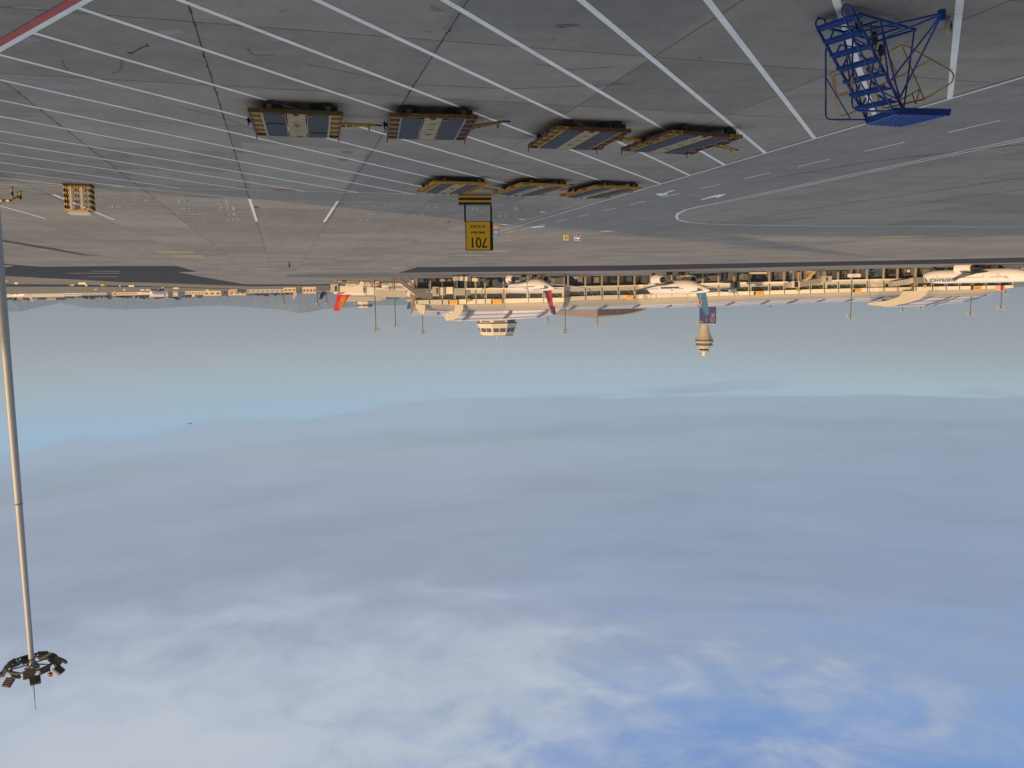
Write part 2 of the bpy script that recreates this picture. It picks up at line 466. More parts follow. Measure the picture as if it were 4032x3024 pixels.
WHITE = paint_mat('worn white paint', (.76, .78, .78), .34)
WHITE2 = paint_mat('faded white paint', (.46, .455, .44), .45)
RED = paint_mat('red paint', (.42, .075, .07), .25)
YELG = paint_mat('yellow green paint', (.33, .33, .13), .35)
stall = [((308, 30), (2442, 736), 0, .5), ((711, 0), (2599, 723), 6, 0), ((1249, 0), (2716, 690), 6, 0), ((1751, 0), (2853, 649), 6, 0), ((2288, 0), (3014, 602), 6, 0),
         ((2786, 0), (3208, 545), 6, 0), ((3292, 0), (3442, 448), 6, .3), ((3780, 0), (3740, 388), 6, 0), ((109, 122), (2100, 696), 0, 2.3), ((0, 215), (1985, 721), 4, 1.9),
         ((0, 313), (1726, 705), 4, 1), ((0, 393), (1664, 735), 4, .8), ((0, 457), (1632, 765), 4, 0), ((0, 515), (1413, 758), 4, 0), ((0, 561), (1199, 752), 4, 0),
         ((0, 603), (970, 746), 4, 0), ((0, 639), (706, 740), 4, 0), ((0, 672), (487, 734), 4, 0), ((0, 700), (259, 728), 4, 0)]
lines('stall_lines', stall, .185, WHITE, .008)
lines('lane_edge_line', [((4032, 302), (1970, 910), 8, 0)], .135, WHITE, .0125)
lines('stand_line', [((0, 724), (2214, 776), 6, 2), ((0, 180), (310, 0), 6, 6)][:1], .115, WHITE, .0125)
b = MB(); strip(b, (0, 168), (292, 0), .24, .012, 8, 5); o = struct(b.build('red_boundary_line', RED))
b = MB(); strip(b, (0, 190), (333, 0), .25, .009, 8, 5); o2 = struct(b.build('white_boundary_line', WHITE))
for q in (o, o2):
    for pl_ in q.data.polygons:
        if pl_.normal.z < 0: pl_.flip()
lines('double_line', [((4032, 543), (2820, 798), 8, 0), ((4032, 552), (2815, 804), 8, 0)], .13, WHITE, .009)
poly_line('island_curve_line', [(2822, 800), (2747, 814), (2700, 826), (2672, 839), (2663, 851), (2669, 864), (2710, 875), (2784, 881.5), (2990, 887.5), (3400, 890.5), (4200, 893)], .25, WHITE, .010)
dash = []
da, db = at(3405, 595), at(3563, 559); dd = (db - da); ll = dd.length; dd.normalize()
b = MB()
for i in range(-4, 14):
    p = da - dd * (ll * 1.965 * i) ; 
    strip(b, p, p + dd * ll, .12, .008, world=True)
o = struct(b.build('lane_dashes', WHITE))
for pl_ in o.data.polygons:
    if pl_.normal.z < 0: pl_.flip()
poly_line('outer_lane_line', [(1700, 980), (1833, 944), (1942, 916), (2057, 936), (2230, 928), (2400, 919), (3108, 914.5), (3507, 915)][3:], .14, WHITE2, .008)
def c6(x, y): return (900 + x / 1.3825, 700 + y / 1.3825)
def c2(x, y): return (x / 2.107, 660 + y / 2.107)
def c5(x, y): return (2400 + x / 1.3554, 700 + y / 1.3554)
b = MB()
for pts in ([c6(1480, 290), c6(1290, 338), c6(1050, 390), c6(800, 460), c6(690, 510)], [c6(1590, 325), c6(1440, 353), c6(1290, 386), c6(1080, 430), c6(900, 470), c6(820, 495)]):
    W = [at(*p) for p in pts]; D = 0
    for p, q in zip(W, W[1:]):
        d = (q - p); L = d.length; d.normalize(); t = 0
        while t < L: strip(b, p + d * t, p + d * min(L, t + .9), .14, .008, world=True); t += 1.15
o = struct(b.build('turning_lane_dashes', WHITE2))
for pl_ in o.data.polygons:
    if pl_.normal.z < 0: pl_.flip()
bx = [(c6(595, 125), c6(1880, 152)), (c6(520, 240), c6(1530, 258)), (c6(1880, 152), c6(1530, 258)), (c6(570, 172), c6(1740, 192)), (c6(548, 210), c6(1625, 227)),
      (c2(440, 220), c2(2070, 258)), (c2(950, 433), c2(2130, 445)), (c2(790, 293), c2(2085, 317)), (c2(800, 350), c2(2090, 370)), (c2(860, 395), c2(2110, 412)),
      (c2(0, 417), c2(375, 420)), (c2(0, 375), c2(215, 378))]
lines('equipment_bay_lines', bx, .125, WHITE2, .008)
lines('equipment_bay_end_lines', [(c6(595, 125), c6(520, 240)), (c2(2070, 258), c2(2130, 445)), (c2(440, 220), c2(950, 433)), (c2(0, 315), c2(375, 420), 3, 0)], .22, WHITE, .0125)
# short painted words in the bays (worn past reading in the photo)
b = MB()
def glyph(cx, cy, w, h, n, seed):
    r = random.Random(seed)
    for i in range(n):
        gx = cx - w / 2 + w * (i + .5) / n; gw = w / n * .36
        for k in range(3):
            yy = cy + (k - 1) * h * .38
            strip(b, (gx - gw, yy), (gx + gw * r.uniform(.2, 1), yy), .10, .008)
        for k in range(r.choice((1, 2, 2))):
            xx = gx + r.uniform(-.8, .8) * gw
            strip(b, (xx, cy - h / 2), (xx + r.uniform(-2, 2), cy + h / 2), .10, .008)
for i, (cx, cy, w, h, n) in enumerate([(*c2(1840, 270), 75, 14, 2), (*c2(1860, 298), 60, 8, 2), (*c2(1885, 335), 70, 14, 3), (*c2(1900, 385), 60, 10, 3), (*c2(1935, 428), 50, 8, 3),
        (*c2(1515, 277), 78, 9, 2), (*c2(1172, 270), 72, 7, 2), (*c2(830, 258), 36, 4, 1), (*c2(1570, 337), 64, 6, 3), (*c2(950, 322), 56, 8, 2), (*c2(1640, 384), 56, 5, 3), (*c2(1055, 372), 56, 5, 2), (*c2(1670, 421), 48, 4, 2), (*c2(1140, 417), 40, 4, 2),
        (*c6(820, 154), 58, 8, 2), (*c6(1100, 160), 66, 8, 2), (*c6(1355, 167), 48, 6, 3), (*c6(1600, 168), 90, 12, 2), (*c6(775, 196), 54, 7, 2), (*c6(1030, 201), 56, 6, 2), (*c6(1255, 206), 44, 5, 3), (*c6(1490, 208), 60, 8, 2), (*c6(735, 228), 46, 6, 2), (*c6(1185, 237), 40, 5, 2)]):
    glyph(cx, cy, w, h, n, i)
o = struct(b.build('bay_lettering', WHITE2))
for pl_ in o.data.polygons:
    if pl_.normal.z < 0: pl_.flip()
sheet('direction_arrows', [[c5(340, 64), c5(346, 67), c5(306, 82), c5(312, 90), c5(268, 98), c5(244, 85), c5(285, 83)], [c5(486, 116), c5(492, 119), c5(560, 103), c5(578, 106), c5(626, 86), c5(588, 88), c5(552, 96)],
       [c6(1705, 183), c6(1740, 189), c6(1690, 188)], [c6(1560, 222), c6(1625, 226), c6(1600, 229)], [c6(1470, 250), c6(1530, 256), c6(1500, 257)],
       [c6(1640, 268), c6(1690, 262), c6(1728, 260), c6(1716, 268), c6(1660, 273)], [c6(2010, 291), c6(2060, 288), c6(2112, 290), c6(2060, 293)]], WHITE, .0125)
sheet('yellow_marks', [[c2(1280, 690), c2(1580, 690), c2(1620, 710), c2(1340, 712)], [c2(1400, 725), c2(1660, 722), c2(1705, 748), c2(1450, 745)], [c6(1250, 424), c6(1330, 418), c6(1400, 421), c6(1370, 427)],
       [c6(1380, 405), c6(1450, 394), c6(1570, 394), c6(1500, 404)], [c6(140, 493), c6(250, 495), c6(252, 502), c6(155, 501)], [c6(870, 487), c6(960, 485), c6(975, 492), c6(890, 494)],
       [c5(1385, 319), c5(1500, 308), c5(1720, 306), c5(1620, 318)], [c5(1950, 313), c5(2080, 307), c5(2212, 306), c5(2212, 311)], [(10, 1044), (54, 1047), (40, 1050), (10, 1051)]], YELG, .008)
b = MB(); c = at(1119, 750); b.add([c + Vector((math.cos(t * .2618) * .62, math.sin(t * .2618) * .62, .0135)) for t in range(24)], [tuple(range(24))]); struct(b.build('red_spot', mat('dull maroon paint', (.21, .16, .15))))
b = MB()
for t in range(24):
    a0, a1 = t * .2618, (t + 1) * .2618
    b.add([c + Vector((math.cos(a) * r, math.sin(a) * r, .0175)) for a, r in ((a0, .62), (a1, .62), (a1, .72), (a0, .72))], [(0, 1, 2, 3)])
struct(b.build('red_ring', RED))
for q in ('red_spot', 'red_ring'):
    for pl_ in bpy.data.objects[q].data.polygons:
        if pl_.normal.z < 0: pl_.flip()
# rubber streak, stain
STAIN = mat('rubber stain', (.045, .036, .036), .8)
sheet('rubber_marks', [[(-40, 932), (0, 942), (200, 975), (345, 1003), (410, 1006), (330, 1006), (200, 984), (0, 950), (-40, 944)], [(496, 205), (520, 206), (552, 188), (578, 178), (572, 168), (582, 176), (590, 184), (572, 184), (548, 196), (524, 210), (515, 216)],
       [(1318, 46 + 700), (1320, 746), (1321, 747)], [(990, 812), (1015, 814), (1025, 818), (1000, 818)]], STAIN, .006)
sheet('light_patches', [[(1060, 150), (1110, 146), (1150, 158), (1090, 164)], [(2180, 96), (2260, 92), (2290, 104), (2200, 110)], [(620, 120), (700, 112), (730, 130), (640, 140)], [(50, 28), (110, 24), (180, 32), (120, 41), (60, 36)], [(40, 308), (170, 318), (350, 338), (360, 352), (240, 350), (100, 330)], [(70, 150), (130, 143), (170, 160), (100, 172)]], ground_mat('patched concrete', (.29, .29, .29), slab=False, tint=(.3, .3, .3)), .003)
TYRE = mat('tyre trace', (.14, .135, .13), .8, var=.4, scale=1)
for nm_, pts_ in (('a', [(478, 240), (480, 262), (470, 280), (440, 290)]), ('b', [(975, 190), (990, 212), (1030, 218), (1082, 216)]), ('c', [(245, 235), (255, 262), (268, 276)]), ('d', [(1200, 250), (1600, 330), (2000, 350), (2500, 330)]), ('e', [(2100, 250), (2250, 275), (2420, 262)]), ('f', [(700, 420), (900, 470), (1200, 600)]), ('g', [(3050, 700), (3400, 640), (4100, 560)]), ('h', [(2950, 860), (3400, 790), (4100, 690)]), ('i', [(3050, 875), (3500, 820), (4100, 735)])):
    poly_line('tyre_mark', pts_, .07 if nm_ in 'abc' else (.05 if nm_ in 'def' else .35), TYRE if nm_ in 'abcdef' else GREYB, .0055)
# far pavement and dry grass bands
sheet('far_taxiway', [[(1568, 1074), (1645, 1052), (2450, 1045), (3400, 1028), (4200, 1010), (4200, 1031), (3400, 1044), (2450, 1066)],
       [(-200, 1036), (0, 1038), (160, 1050), (470, 1047.5), (695, 1047), (775, 1070), (700, 1071.5), (795, 1090), (960, 1119), (1200, 1120), (1560, 1113), (1560, 1118), (1200, 1133), (900, 1131), (600, 1118), (300, 1101), (0, 1086), (-200, 1080)]], ASPH, .003)
sheet('wet_taxiway', [[(1130, 1081), (1300, 1077), (1560, 1074), (2000, 1078), (2000, 1085), (1600, 1092), (1300, 1094), (1130, 1089)]], GREYB, .006)
sheet('dry_grass_strips', [[(-200, 1103), (100, 1105), (600, 1113), (1000, 1128), (1500, 1122), (1500, 1127), (1000, 1136), (600, 1123), (300, 1117), (-200, 1114)],
       [(-200, 1134), (600, 1136), (1200, 1141), (1200, 1144), (600, 1140), (-200, 1141)], [(-200, 1144), (600, 1143), (1300, 1147), (1300, 1152), (600, 1149), (-200, 1151)]], GRASS, .006)
sheet('far_runways', [[(-200, 1117), (300, 1120), (600, 1127), (950, 1137), (950, 1139), (600, 1131), (300, 1129), (-200, 1129)]], ASPH, .009)
sheet('taxiway_marks', [[(260, 1075), (470, 1075), (470, 1077), (265, 1076.4)], [(350, 1067), (470, 1067), (470, 1069), (365, 1068.5)], [(350, 1089), (465, 1089), (465, 1091), (350, 1090.5)]], mat('dull green mark', (.25, .28, .16)), .009)

for mi, (mx, my, lab_) in enumerate(((1365, 599, 'round manhole cover between the two dolly rows, nearer the front row'), (1353, 629, 'round manhole cover between the two dolly rows, nearer the back row'))):
    c_ = at(mx, my, 0); b = MB(); b.lathe([(.30, .0), (.30, .012), (.26, .016), (.02, .016)], (0, 0, 0), 20); o = b.build('manhole_cover', mat('cast iron', (.17, .165, .16), .7, .2, var=.4)); o.location = c_; tag(o, lab_, 'manhole cover', 'manhole covers in the apron')
# ------------------------------------------------------------------ common materials
BLUE = mat('blue paint', (.008, .055, .30), .45, var=.3, dirt=(.02, .03, .05), dirt_amt=.25, dirt_scale=4)
YEL = mat('yellow tube paint', (.58, .35, .05), .5, var=.2)
RUBBER = mat('black rubber', (.016, .016, .017), .75)
BLACK = mat('black paint', (.014, .014, .016), .5)
STEEL = mat('galvanised roller steel', (.045, .056, .076), .42, .35, var=.25, scale=9)
GALV = mat('galvanised pole', (.38, .41, .44), .5, .25, var=.14, scale=5)
CREAM = mat('cream panel', (.52, .46, .35), .6, var=.12)
WHP = mat('white paint', (.70, .70, .69), .45, var=.05)

# ------------------------------------------------------------------ mobile stairs
st0 = Vector((at(3223, 118, .25)))
def stairs():
    RISE = .30
    Lp = [(230, 375), (305, 550), (390, 710), (480, 870), (570, 1030), (660, 1190), (750, 1350)]
    Rp = [(640, 225), (760, 400), (860, 575), (950, 745), (1040, 910), (1130, 1080), (1220, 1240)]
    def cc(p): return (3150 + p[0] / 3.16, p[1] / 3.16)
    A = [at(*cc(Lp[i]), .3 + RISE * i) for i in range(7)]; Bp = [at(*cc(Rp[i]), .3 + RISE * i) for i in range(7)]
    et = Vector((0, 0, 0))
    for i in range(1, 7): et += (Bp[i] - A[i])
    et.z = 0; W = et.length / 6; et.normalize()
    er = Vector((-et.y, et.x, 0))
    if er.dot(A[6] - A[0]) < 0: er = -er
    RUN = sum((A[i + 1] - A[i]).dot(er) for i in range(6)) / 6
    base = A[3] + Vector((0, 0, -(.3 + RISE * 3))) - er * RUN * 3
    e = thing('mobile_stairs', 'blue wheeled maintenance stairs with yellow guard rails parked across the stall lines', 'stairs', base, 0)
    def P(t, r, z): return et * t + er * r + Vector((0, 0, z))       # local frame: t across, r along the run, z up
    zt = .3 + RISE * 7; rt = RUN * 7
    tr = []
    for i in range(7):
        b = MB(); r0 = RUN * i; z0 = .3 + RISE * i
        for k in range(2):
            pass
        v = [P(.02, r0 - .12, z0), P(W - .02, r0 - .12, z0), P(W - .02, r0 + .15, z0), P(.02, r0 + .15, z0)]
        b.prism(v, (0, 0, .035))
        b.bar(P(.02, r0 - .12, z0 - .01), P(W - .02, r0 - .12, z0 - .01), .025, .07)
        b.bar(P(.02, r0 - .02, z0 + .042), P(W - .02, r0 - .02, z0 + .042), .02, .012)
        b.bar(P(.02, r0 + .08, z0 + .042), P(W - .02, r0 + .08, z0 + .042), .02, .012)
        b.build('tread', BLUE, e)
        if i:
            for q_ in ((.2, .33), (.8, .67)):
                b = MB(); b.bar(P(W * q_[0], r0 - .1, z0 - .05), P(W * q_[1], r0 - RUN + .12, z0 - RISE + .12), .03, .05); b.build('tread_bracket', BLUE, e)
    # side pieces: unprojected on the vertical planes of the two sides
    def side(t, p): return onp(*cc(p), base + P(t, 0, 0), et) - base
    for t, sl in ((0, [(212, 350), (835, 1480)]), (W, [(640, 105), (1300, 1385)])):
        b = MB(); b.bar(side(t, sl[0]), side(t, sl[1]), .04, .075); b.build('stringer', BLUE, e)
    for t, pts in ((-.03, [(318, 300), (312, 262), (290, 236), (255, 226), (220, 236), (198, 270), (196, 310), (222, 380), (838, 1490)]),
                   (W + .03, [(655, 130), (640, 90), (618, 65), (590, 55), (560, 60), (532, 85), (518, 125), (530, 175), (665, 470), (960, 1050), (1165, 1372)]),
                   (-.05, [(330, 590), (320, 640), (320, 1430), (332, 1466), (368, 1487), (840, 1490)]), (W + .06, [(657, 455), (655, 560), (648, 1290), (662, 1335), (700, 1372), (745, 1380), (1250, 1385)])):
        b = MB(); b.tube([side(t, q) for q in pts], .024, 8); f = b.build('handrail', BLUE, e)
        if pts[0][0] in (330, 657):
            x_ = pts[2][0]; ya, yb_ = (1108, 1232) if x_ == 320 else (955, 1090)
            b = MB(); b.cyl(side(t, (x_ + 2, ya)), side(t, (x_ + 2 - (4 if x_ > 400 else 0), yb_)), .029, n=10); b.build('yellow_band', mat('bright yellow band', (.6, .33, .04)), f)
    for t, a_, c_ in ((-.04, (330, 980), (622, 1470)), (W + .05, (640, 830), (962, 1388)), (W + .02, (560, 215), (690, 205)), (W + .02, (655, 470), (860, 575)), (W + .02, (850, 830), (1045, 905)), (W + .02, (1005, 1135), (1215, 1235))):
        b = MB(); b.cyl(side(t, a_), side(t, c_), .018, n=8); b.build('side_brace', BLUE, e)
    # platform: ribbed deck
    pc = [onp(*cc(p), Vector((0, 0, zt)), Vector((0, 0, 1))) - base for p in ((820, 1515), (1180, 1388), (1870, 1405), (1290, 1548))]
    for q in pc: q.z = zt
    b = MB(); b.prism(pc, (0, 0, .07)); d = b.build('platform', BLUE, e)
    b = MB()
    for k in range(1, 8):
        s = k / 8; a = pc[0].lerp(pc[3], s); c = pc[1].lerp(pc[2], s); b.bar(a + Vector((0, 0, .08)), c + Vector((0, 0, .08)), .04, .02)
    b.build('platform_rib', BLUE, d)
    b = MB()
    for i in range(4):
        b.bar(pc[i] + Vector((0, 0, -.05)), pc[(i + 1) % 4] + Vector((0, 0, -.05)), .05, .1)
    b.build('platform_rim', BLUE, e)
    # chassis under the stair
    b = MB()
    b.bar(P(0, .1, .22), P(0, rt + .5, .22), .06, .06); b.bar(P(W, .1, .22), P(W, rt + .5, .22), .06, .06)
    for q in (.1, .5, 1.0): b.bar(P(0, rt * q, .22), P(W, rt * q, .22), .05, .05)
    b.bar(P(0, rt + .5, .22), P(W, rt + .5, .22), .05, .05)
    b.bar(P(0, .1, .22), P(W, rt, .22), .03, .03)
    b.build('chassis', BLUE, e)
    for t in (0, W):
        for a_, c_ in ((P(t, rt + .45, .2), P(t, rt + .1, zt)), (P(t, rt * .5, .22), P(t, rt * .72, zt * .72)), (P(t, rt * .5, .3), P(t, rt + .05, zt - .1))):
            b = MB(); b.cyl(a_, c_, .022, n=8); b.build('platform_prop', BLUE, e)
    # outriggers: struts gathered at a wheel out to the side
    hubw = at(3150 + 1850 / 3.16, 205 / 3.16, 0) - base; hub = hubw + Vector((0, 0, .24))
    k1_ = hub + (P(0, 0, 0) * 0) ; inner = hub - et * .10
    for n_, (qx, qy, qz) in enumerate(((810, 380, .55), (1050, 470, .30), (1140, 990, 1.35), (1250, 1200, 1.85))):
        q = at(*cc((qx, qy)), qz) - base
        b = MB(); b.cyl(at(*cc((1750, 170 + 14 * n_)), .42) - base, q, .026, n=8); b.build('outrigger_strut', BLUE, e)
    b = MB(); b.box((at(*cc((1762, 190)), .40) - base), (.14, .14, .26)); b.build('outrigger_bracket', BLUE, e)
    def wheel(c, r, w, m_t, m_r, ax):
        ax = Vector(ax).normalized()
        b = MB(); b.cyl(c - ax * w / 2, c + ax * w / 2, r, n=24); wobj = b.build('wheel', m_t, e, bevel=.02)
        b = MB(); b.cyl(c - ax * (w / 2 + .006), c + ax * (w / 2 + .006), r * .62, n=20); b.build('rim', m_r, wobj)
        b = MB(); b.cyl(c - ax * (w / 2 + .03), c + ax * (w / 2 + .03), r * .2, n=10); b.build('hub', BLACK, wobj)
    wheel(hub, .21, .12, mat('cream tyre', (.42, .38, .27), .7, dirt=(.06, .04, .03), dirt_amt=.4, dirt_scale=6), mat('dark red rim', (.10, .035, .03), .7, var=.4), (-.8, -.6, 0))
    w2 = at(*cc((1012, 560)), 0) - base + Vector((0, 0, .17)); wheel(w2, .17, .09, RUBBER, mat('dark steel rim', (.05, .05, .055)), (-.75, -.66, 0))
    w3 = at(*cc((735, 215)), 0) - base + Vector((0, 0, .17)); wheel(w3, .17, .09, RUBBER, mat('dark steel rim', (.05, .05, .055)), (-.75, -.66, 0))
    w4 = P(0, rt + .35, .17); wheel(w4, .17, .09, RUBBER, mat('dark steel rim', (.05, .05, .055)), (-.75, -.66, 0))
    b = MB(); b.cyl(w2 + Vector((0, 0, .1)), at(*cc((990, 850)), 1.1) - base, .024, n=8); b.build('wheel_strut', BLUE, e); b = MB(); b.cyl(w2 + Vector((0, 0, .0)), at(*cc((500, 560)), .25) - base, .022, n=8)
    b.build('wheel_strut', BLUE, e); b = MB(); b.cyl(w3 + Vector((0, 0, .05)), P(W, .2, .25), .03, n=8); b.build('wheel_strut', BLUE, e)
    b = MB(); b.cyl(at(*cc((885, 310)), .35) - base, at(*cc((910, 610)), .75) - base, .02, n=8); b.build('lifting_screw', BLACK, e)
    # folded yellow guard rails, in vertical planes hung at the platform sides
    PR = base + P(W + .02, rt * .9, 0)
    def rail(pts, cross, Pn, Nn, rad=.02):
        b = MB(); b.tube([onp(*cc(p), Pn, Nn) - base for p in pts], rad, 8, closed=True); g_ = b.build('guard_rail', YEL, e)
        for c in cross:
            b = MB(); b.cyl(onp(*cc(c[0]), Pn, Nn) - base, onp(*cc(c[1]), Pn, Nn) - base, rad * .85, n=8); b.build('rail_bar', YEL, g_)
    def tri(a_, c_, d_):
        A1, A2, A3 = (at(*cc(q[:2]), q[2]) for q in (a_, c_, d_)); return A1, (A2 - A1).cross(A3 - A1).normalized()
    PA = tri((1290, 565, .25), (1080, 1345, 2.05), (1840, 1062, 1.75)); PB = tri((690, 880, .95), (500, 1440, 2.05), (390, 940, 1.1))
    rail([(1290, 565), (1330, 572), (1870, 872), (1905, 915), (1914, 965), (1890, 1020), (1840, 1062), (1540, 1235), (1120, 1330), (1080, 1345), (1040, 1338), (1000, 1300), (940, 1120), (840, 900), (825, 850), (850, 810), (900, 770), (1250, 570)],
         [((1275, 585), (1545, 1235)), ((920, 1115), (1610, 755)), ((1160, 990), (1265, 1235)), ((1265, 1235), (1490, 1110)), ((1490, 1110), (1440, 1290)), ((1395, 1170), (1440, 1290)), ((860, 800), (980, 880))], *PA)
    rail([(880, 800), (1090, 715), (1120, 725), (1205, 930), (1200, 950), (960, 1080), (930, 1085), (850, 890), (855, 840)], [], PA[0] + Vector((0, .12, 0)), PA[1], .017)
    rail([(405, 900), (440, 882), (640, 850), (690, 880), (735, 1100), (735, 1340), (715, 1375), (540, 1443), (500, 1440), (470, 1400), (400, 1020), (385, 940)], [((440, 1210), (930, 1085)), ((470, 1180), (720, 1110))], *PB)
    rail([(425, 940), (590, 900), (430, 930), (410, 950), (410, 1000), (460, 1190)], [], PB[0] + Vector((0, .1, 0)), PB[1], .015)
    return e
stairs()

# ------------------------------------------------------------------ pallet dollies
def dolly(corners, style, label, tow=None, tow_drop=.0, name_text=None, text2=None, group='pallet dollies parked on the apron'):
    A, Bc, Cc, D = [at(*p, .47) for p in corners]      # near left(photo), near right, far right, far left
    ex = ((A - Bc) + (D - Cc)); ex.z = 0; LX = ex.length / 2; ex.normalize()
    c = (A + Bc + Cc + D) / 4; c.z = 0
    ey = Vector((-ex.y, ex.x, 0)); LY = max(abs((D - A).dot(ey)), abs((Cc - Bc).dot(ey))); LY = (abs((D - A).dot(ey)) + abs((Cc - Bc).dot(ey))) / 2
    e = thing('pallet_dolly', label, 'dolly', c, math.atan2(ex.y, ex.x), group)
    hx, hy = LX / 2, LY / 2; zt = .47; bh = .155
    bm_, pm_, lk = style['beam'], style['panel'], style['lock']
    tm = style['trim']
    # side beams (near and far) and end beams
    b = MB(); b.b2(-hx, hx, -hy, -hy + .07, zt - bh, zt); b.b2(-hx, hx, -hy + .07, -hy + .12, zt - .03, zt - .003); b.build('near_beam', bm_, e, bevel=.006)
    b = MB(); b.b2(-hx, hx, hy - .07, hy, zt - bh, zt); b.build('far_beam', bm_, e, bevel=.006)
    for s in (-1, 1):
        b = MB(); b.b2(s * hx, s * (hx - .06), -hy + .072, hy - .072, zt - bh * .9, zt - .002); b.build('end_beam', style['endm'], e)
        if style.get('flap'):
            for yy in (-hy + LY * .28, hy - LY * .12):
                b = MB(); b.b2(s * (hx + .012), s * (hx + .045), yy - .26, yy + .26, zt - .13, zt + .05); b.build('end_flap', style['flap'], e)
    # open end ladders: rails and sloped plates
    ew = LX * .118
    for s in (-1, 1):
        x1 = s * (hx - .06); x0 = s * (hx - .06 - ew)
        b = MB(); b.b2(x0 - .03, x0 + .03, -hy + .072, hy - .072, zt - .10, zt + .008); b.build('guide_rail', tm, e)
        n = 5
        for k in range(1, n):
            b = MB(); yy = -hy + LY * k / n; b.b2(min(x0, x1), max(x0, x1), yy - .02, yy + .02, zt - .09, zt + .002)
            b.build('cross_bar', tm, e)
        b = MB(); b.b2(min(x0, x1), max(x0, x1), -hy + .075, hy - .075, zt - .13, zt - .095); b.build('end_tray', pm_ if s > 0 or style.get('both') else style['pan2'], e)
    inner = hx - .06 - ew - .035
    cw = LX * .10
    # centre panel
    b = MB(); b.b2(-cw, cw, -hy + .075, hy - .075, zt - .03, zt + .002); cpn = b.build('centre_panel', style['centre'], e)
    if style['kind'] == 'handle':
        b = MB(); b.box((0, -.05, zt + .03), (.22, .30, .05)); b.build('brake_box', YELD, e, bevel=.01)
        b = MB(); b.box((0, -.05, zt + .057), (.12, .16, .01)); b.build('brake_slot', BLACK, e)
        b = MB(); b.box((-.05, hy - .12, zt + .03), (.22, .10, .05)); b.build('pallet_stop', YELD, e)
    else:
        for k in (-1, 0, 1):
            b = MB(); b.box((-.03, k * LY * .25, zt + .006), (.27, .07, .016)); b.build('slot_cover', mat('rust red slot', (.13, .045, .03), .8, var=.3), cpn)
    # roller beds
    for s in (-1, 1):
        x0, x1 = s * (cw + .06), s * inner
        xa, xb = min(x0, x1), max(x0, x1)
        b = MB(); b.b2(xa, xb, -hy + .075, hy - .075, zt - .14, zt - .10); tr = b.build('roller_tray', mat('dark tray', (.02, .02, .024), .7), e)
        b = MB(); n = 14; pitch = (LY - .2) / n
        for k in range(n):
            yy = -hy + .1 + pitch * (k + .5)
            if (k * 7 + int(s)) % 11 == 3 and style['kind'] == 'handle': continue
            b.cyl((xa + .03, yy, zt - .055), (xb - .03, yy, zt - .055), pitch * .37, n=12)
        b.build('roller_bed', STEEL, e, smooth=True)
        for xr in (xa, xb):
            b = MB(); b.b2(xr - .014, xr + .014, -hy + .08, hy - .08, zt - .1, zt + .006)
            for k in range(n):
                yy = -hy + .1 + pitch * (k + .5); b.b2(xr - .024, xr + .024, yy - .022, yy + .022, zt - .02, zt + .014)
            b.build('roller_rail', tm, e)
    # pallet locks on the near edge and posts at the corners
    for xx in ((cw + .12), 0.02, -(cw + .12)):
        b = MB(); b.box((xx, -hy + .16, zt + .02), (.17 if xx > .1 else .2, .15, .05)); b.build('pallet_lock', lk, e, bevel=.012)
    for sx in (-1, 1):
        b = MB(); b.box((sx * (hx - .03), hy - .02, zt + .07), (.035, .035, .2)); b.build('corner_post', style['postm'], e)
    if style.get('farlock'):
        for xx in (cw * 1.6, 0, -cw * 1.4):
            b = MB(); b.box((xx, hy + .03, zt + .02), (.12, .07, .13)); b.build('far_stop', style['farlock'], e)
    # underframe, axles, wheels
    b = MB(); b.b2(-hx + .2, hx - .2, -.28, -.18, zt - .24, zt - .145); b.b2(-hx + .2, hx - .2, .18, .28, zt - .24, zt - .145); b.build('chassis_rail', BLACK, e)
    wr = .228
    for sx, xw in ((1, hx - LX * .22), (-1, -hx + LX * .16)):
        b = MB(); b.cyl((xw, -hy + .3, wr), (xw, hy - .3, wr), .035, n=8); b.build('axle', BLACK, e)
        for yy in (-hy + .085, hy - .26):
            b = MB(); b.lathe([(wr * .6, -.085), (wr * .93, -.085), (wr, -.05), (wr, .05), (wr * .93, .085), (wr * .6, .085)], (0, 0, 0), 22)
            b.v = [(xw + v[0], yy + .09 + v[2], wr + v[1]) for v in b.v]
            w = b.build('wheel', RUBBER, e, smooth=True)
            b = MB(); b.cyl((xw, yy - .002, wr), (xw, yy + .18, wr), wr * .40, n=16); b.build('rim', style['hub'], w)
        if sx < 0:
            b = MB(); b.b2(xw - .34, xw - .12, -hy + .12, -hy + .42, .12, .34); b.build('brake_housing', BLACK, e, bevel=.02)
    if style.get('text'):
        pass
    if name_text:
        b = MB(); b.b2(hx - .62, hx - .10, -hy - .004, -hy, zt - bh + .012, zt - .012); pt = b.build('number_plate', YELD, e)
        text('number', name_text, .135, BLACK, e, (hx - .36, -hy - .008, zt - bh / 2), extrude=.002, sx=.9)
    if text2:
        b = MB(); b.b2(-hx + .08, -hx + .62, -hy - .004, -hy, zt - bh + .012, zt - .012); b.build('number_plate', YELD, e)
        text('number', text2, .12, BLACK, e, (-hx + .35, -hy - .008, zt - bh / 2), extrude=.002, sx=.9)
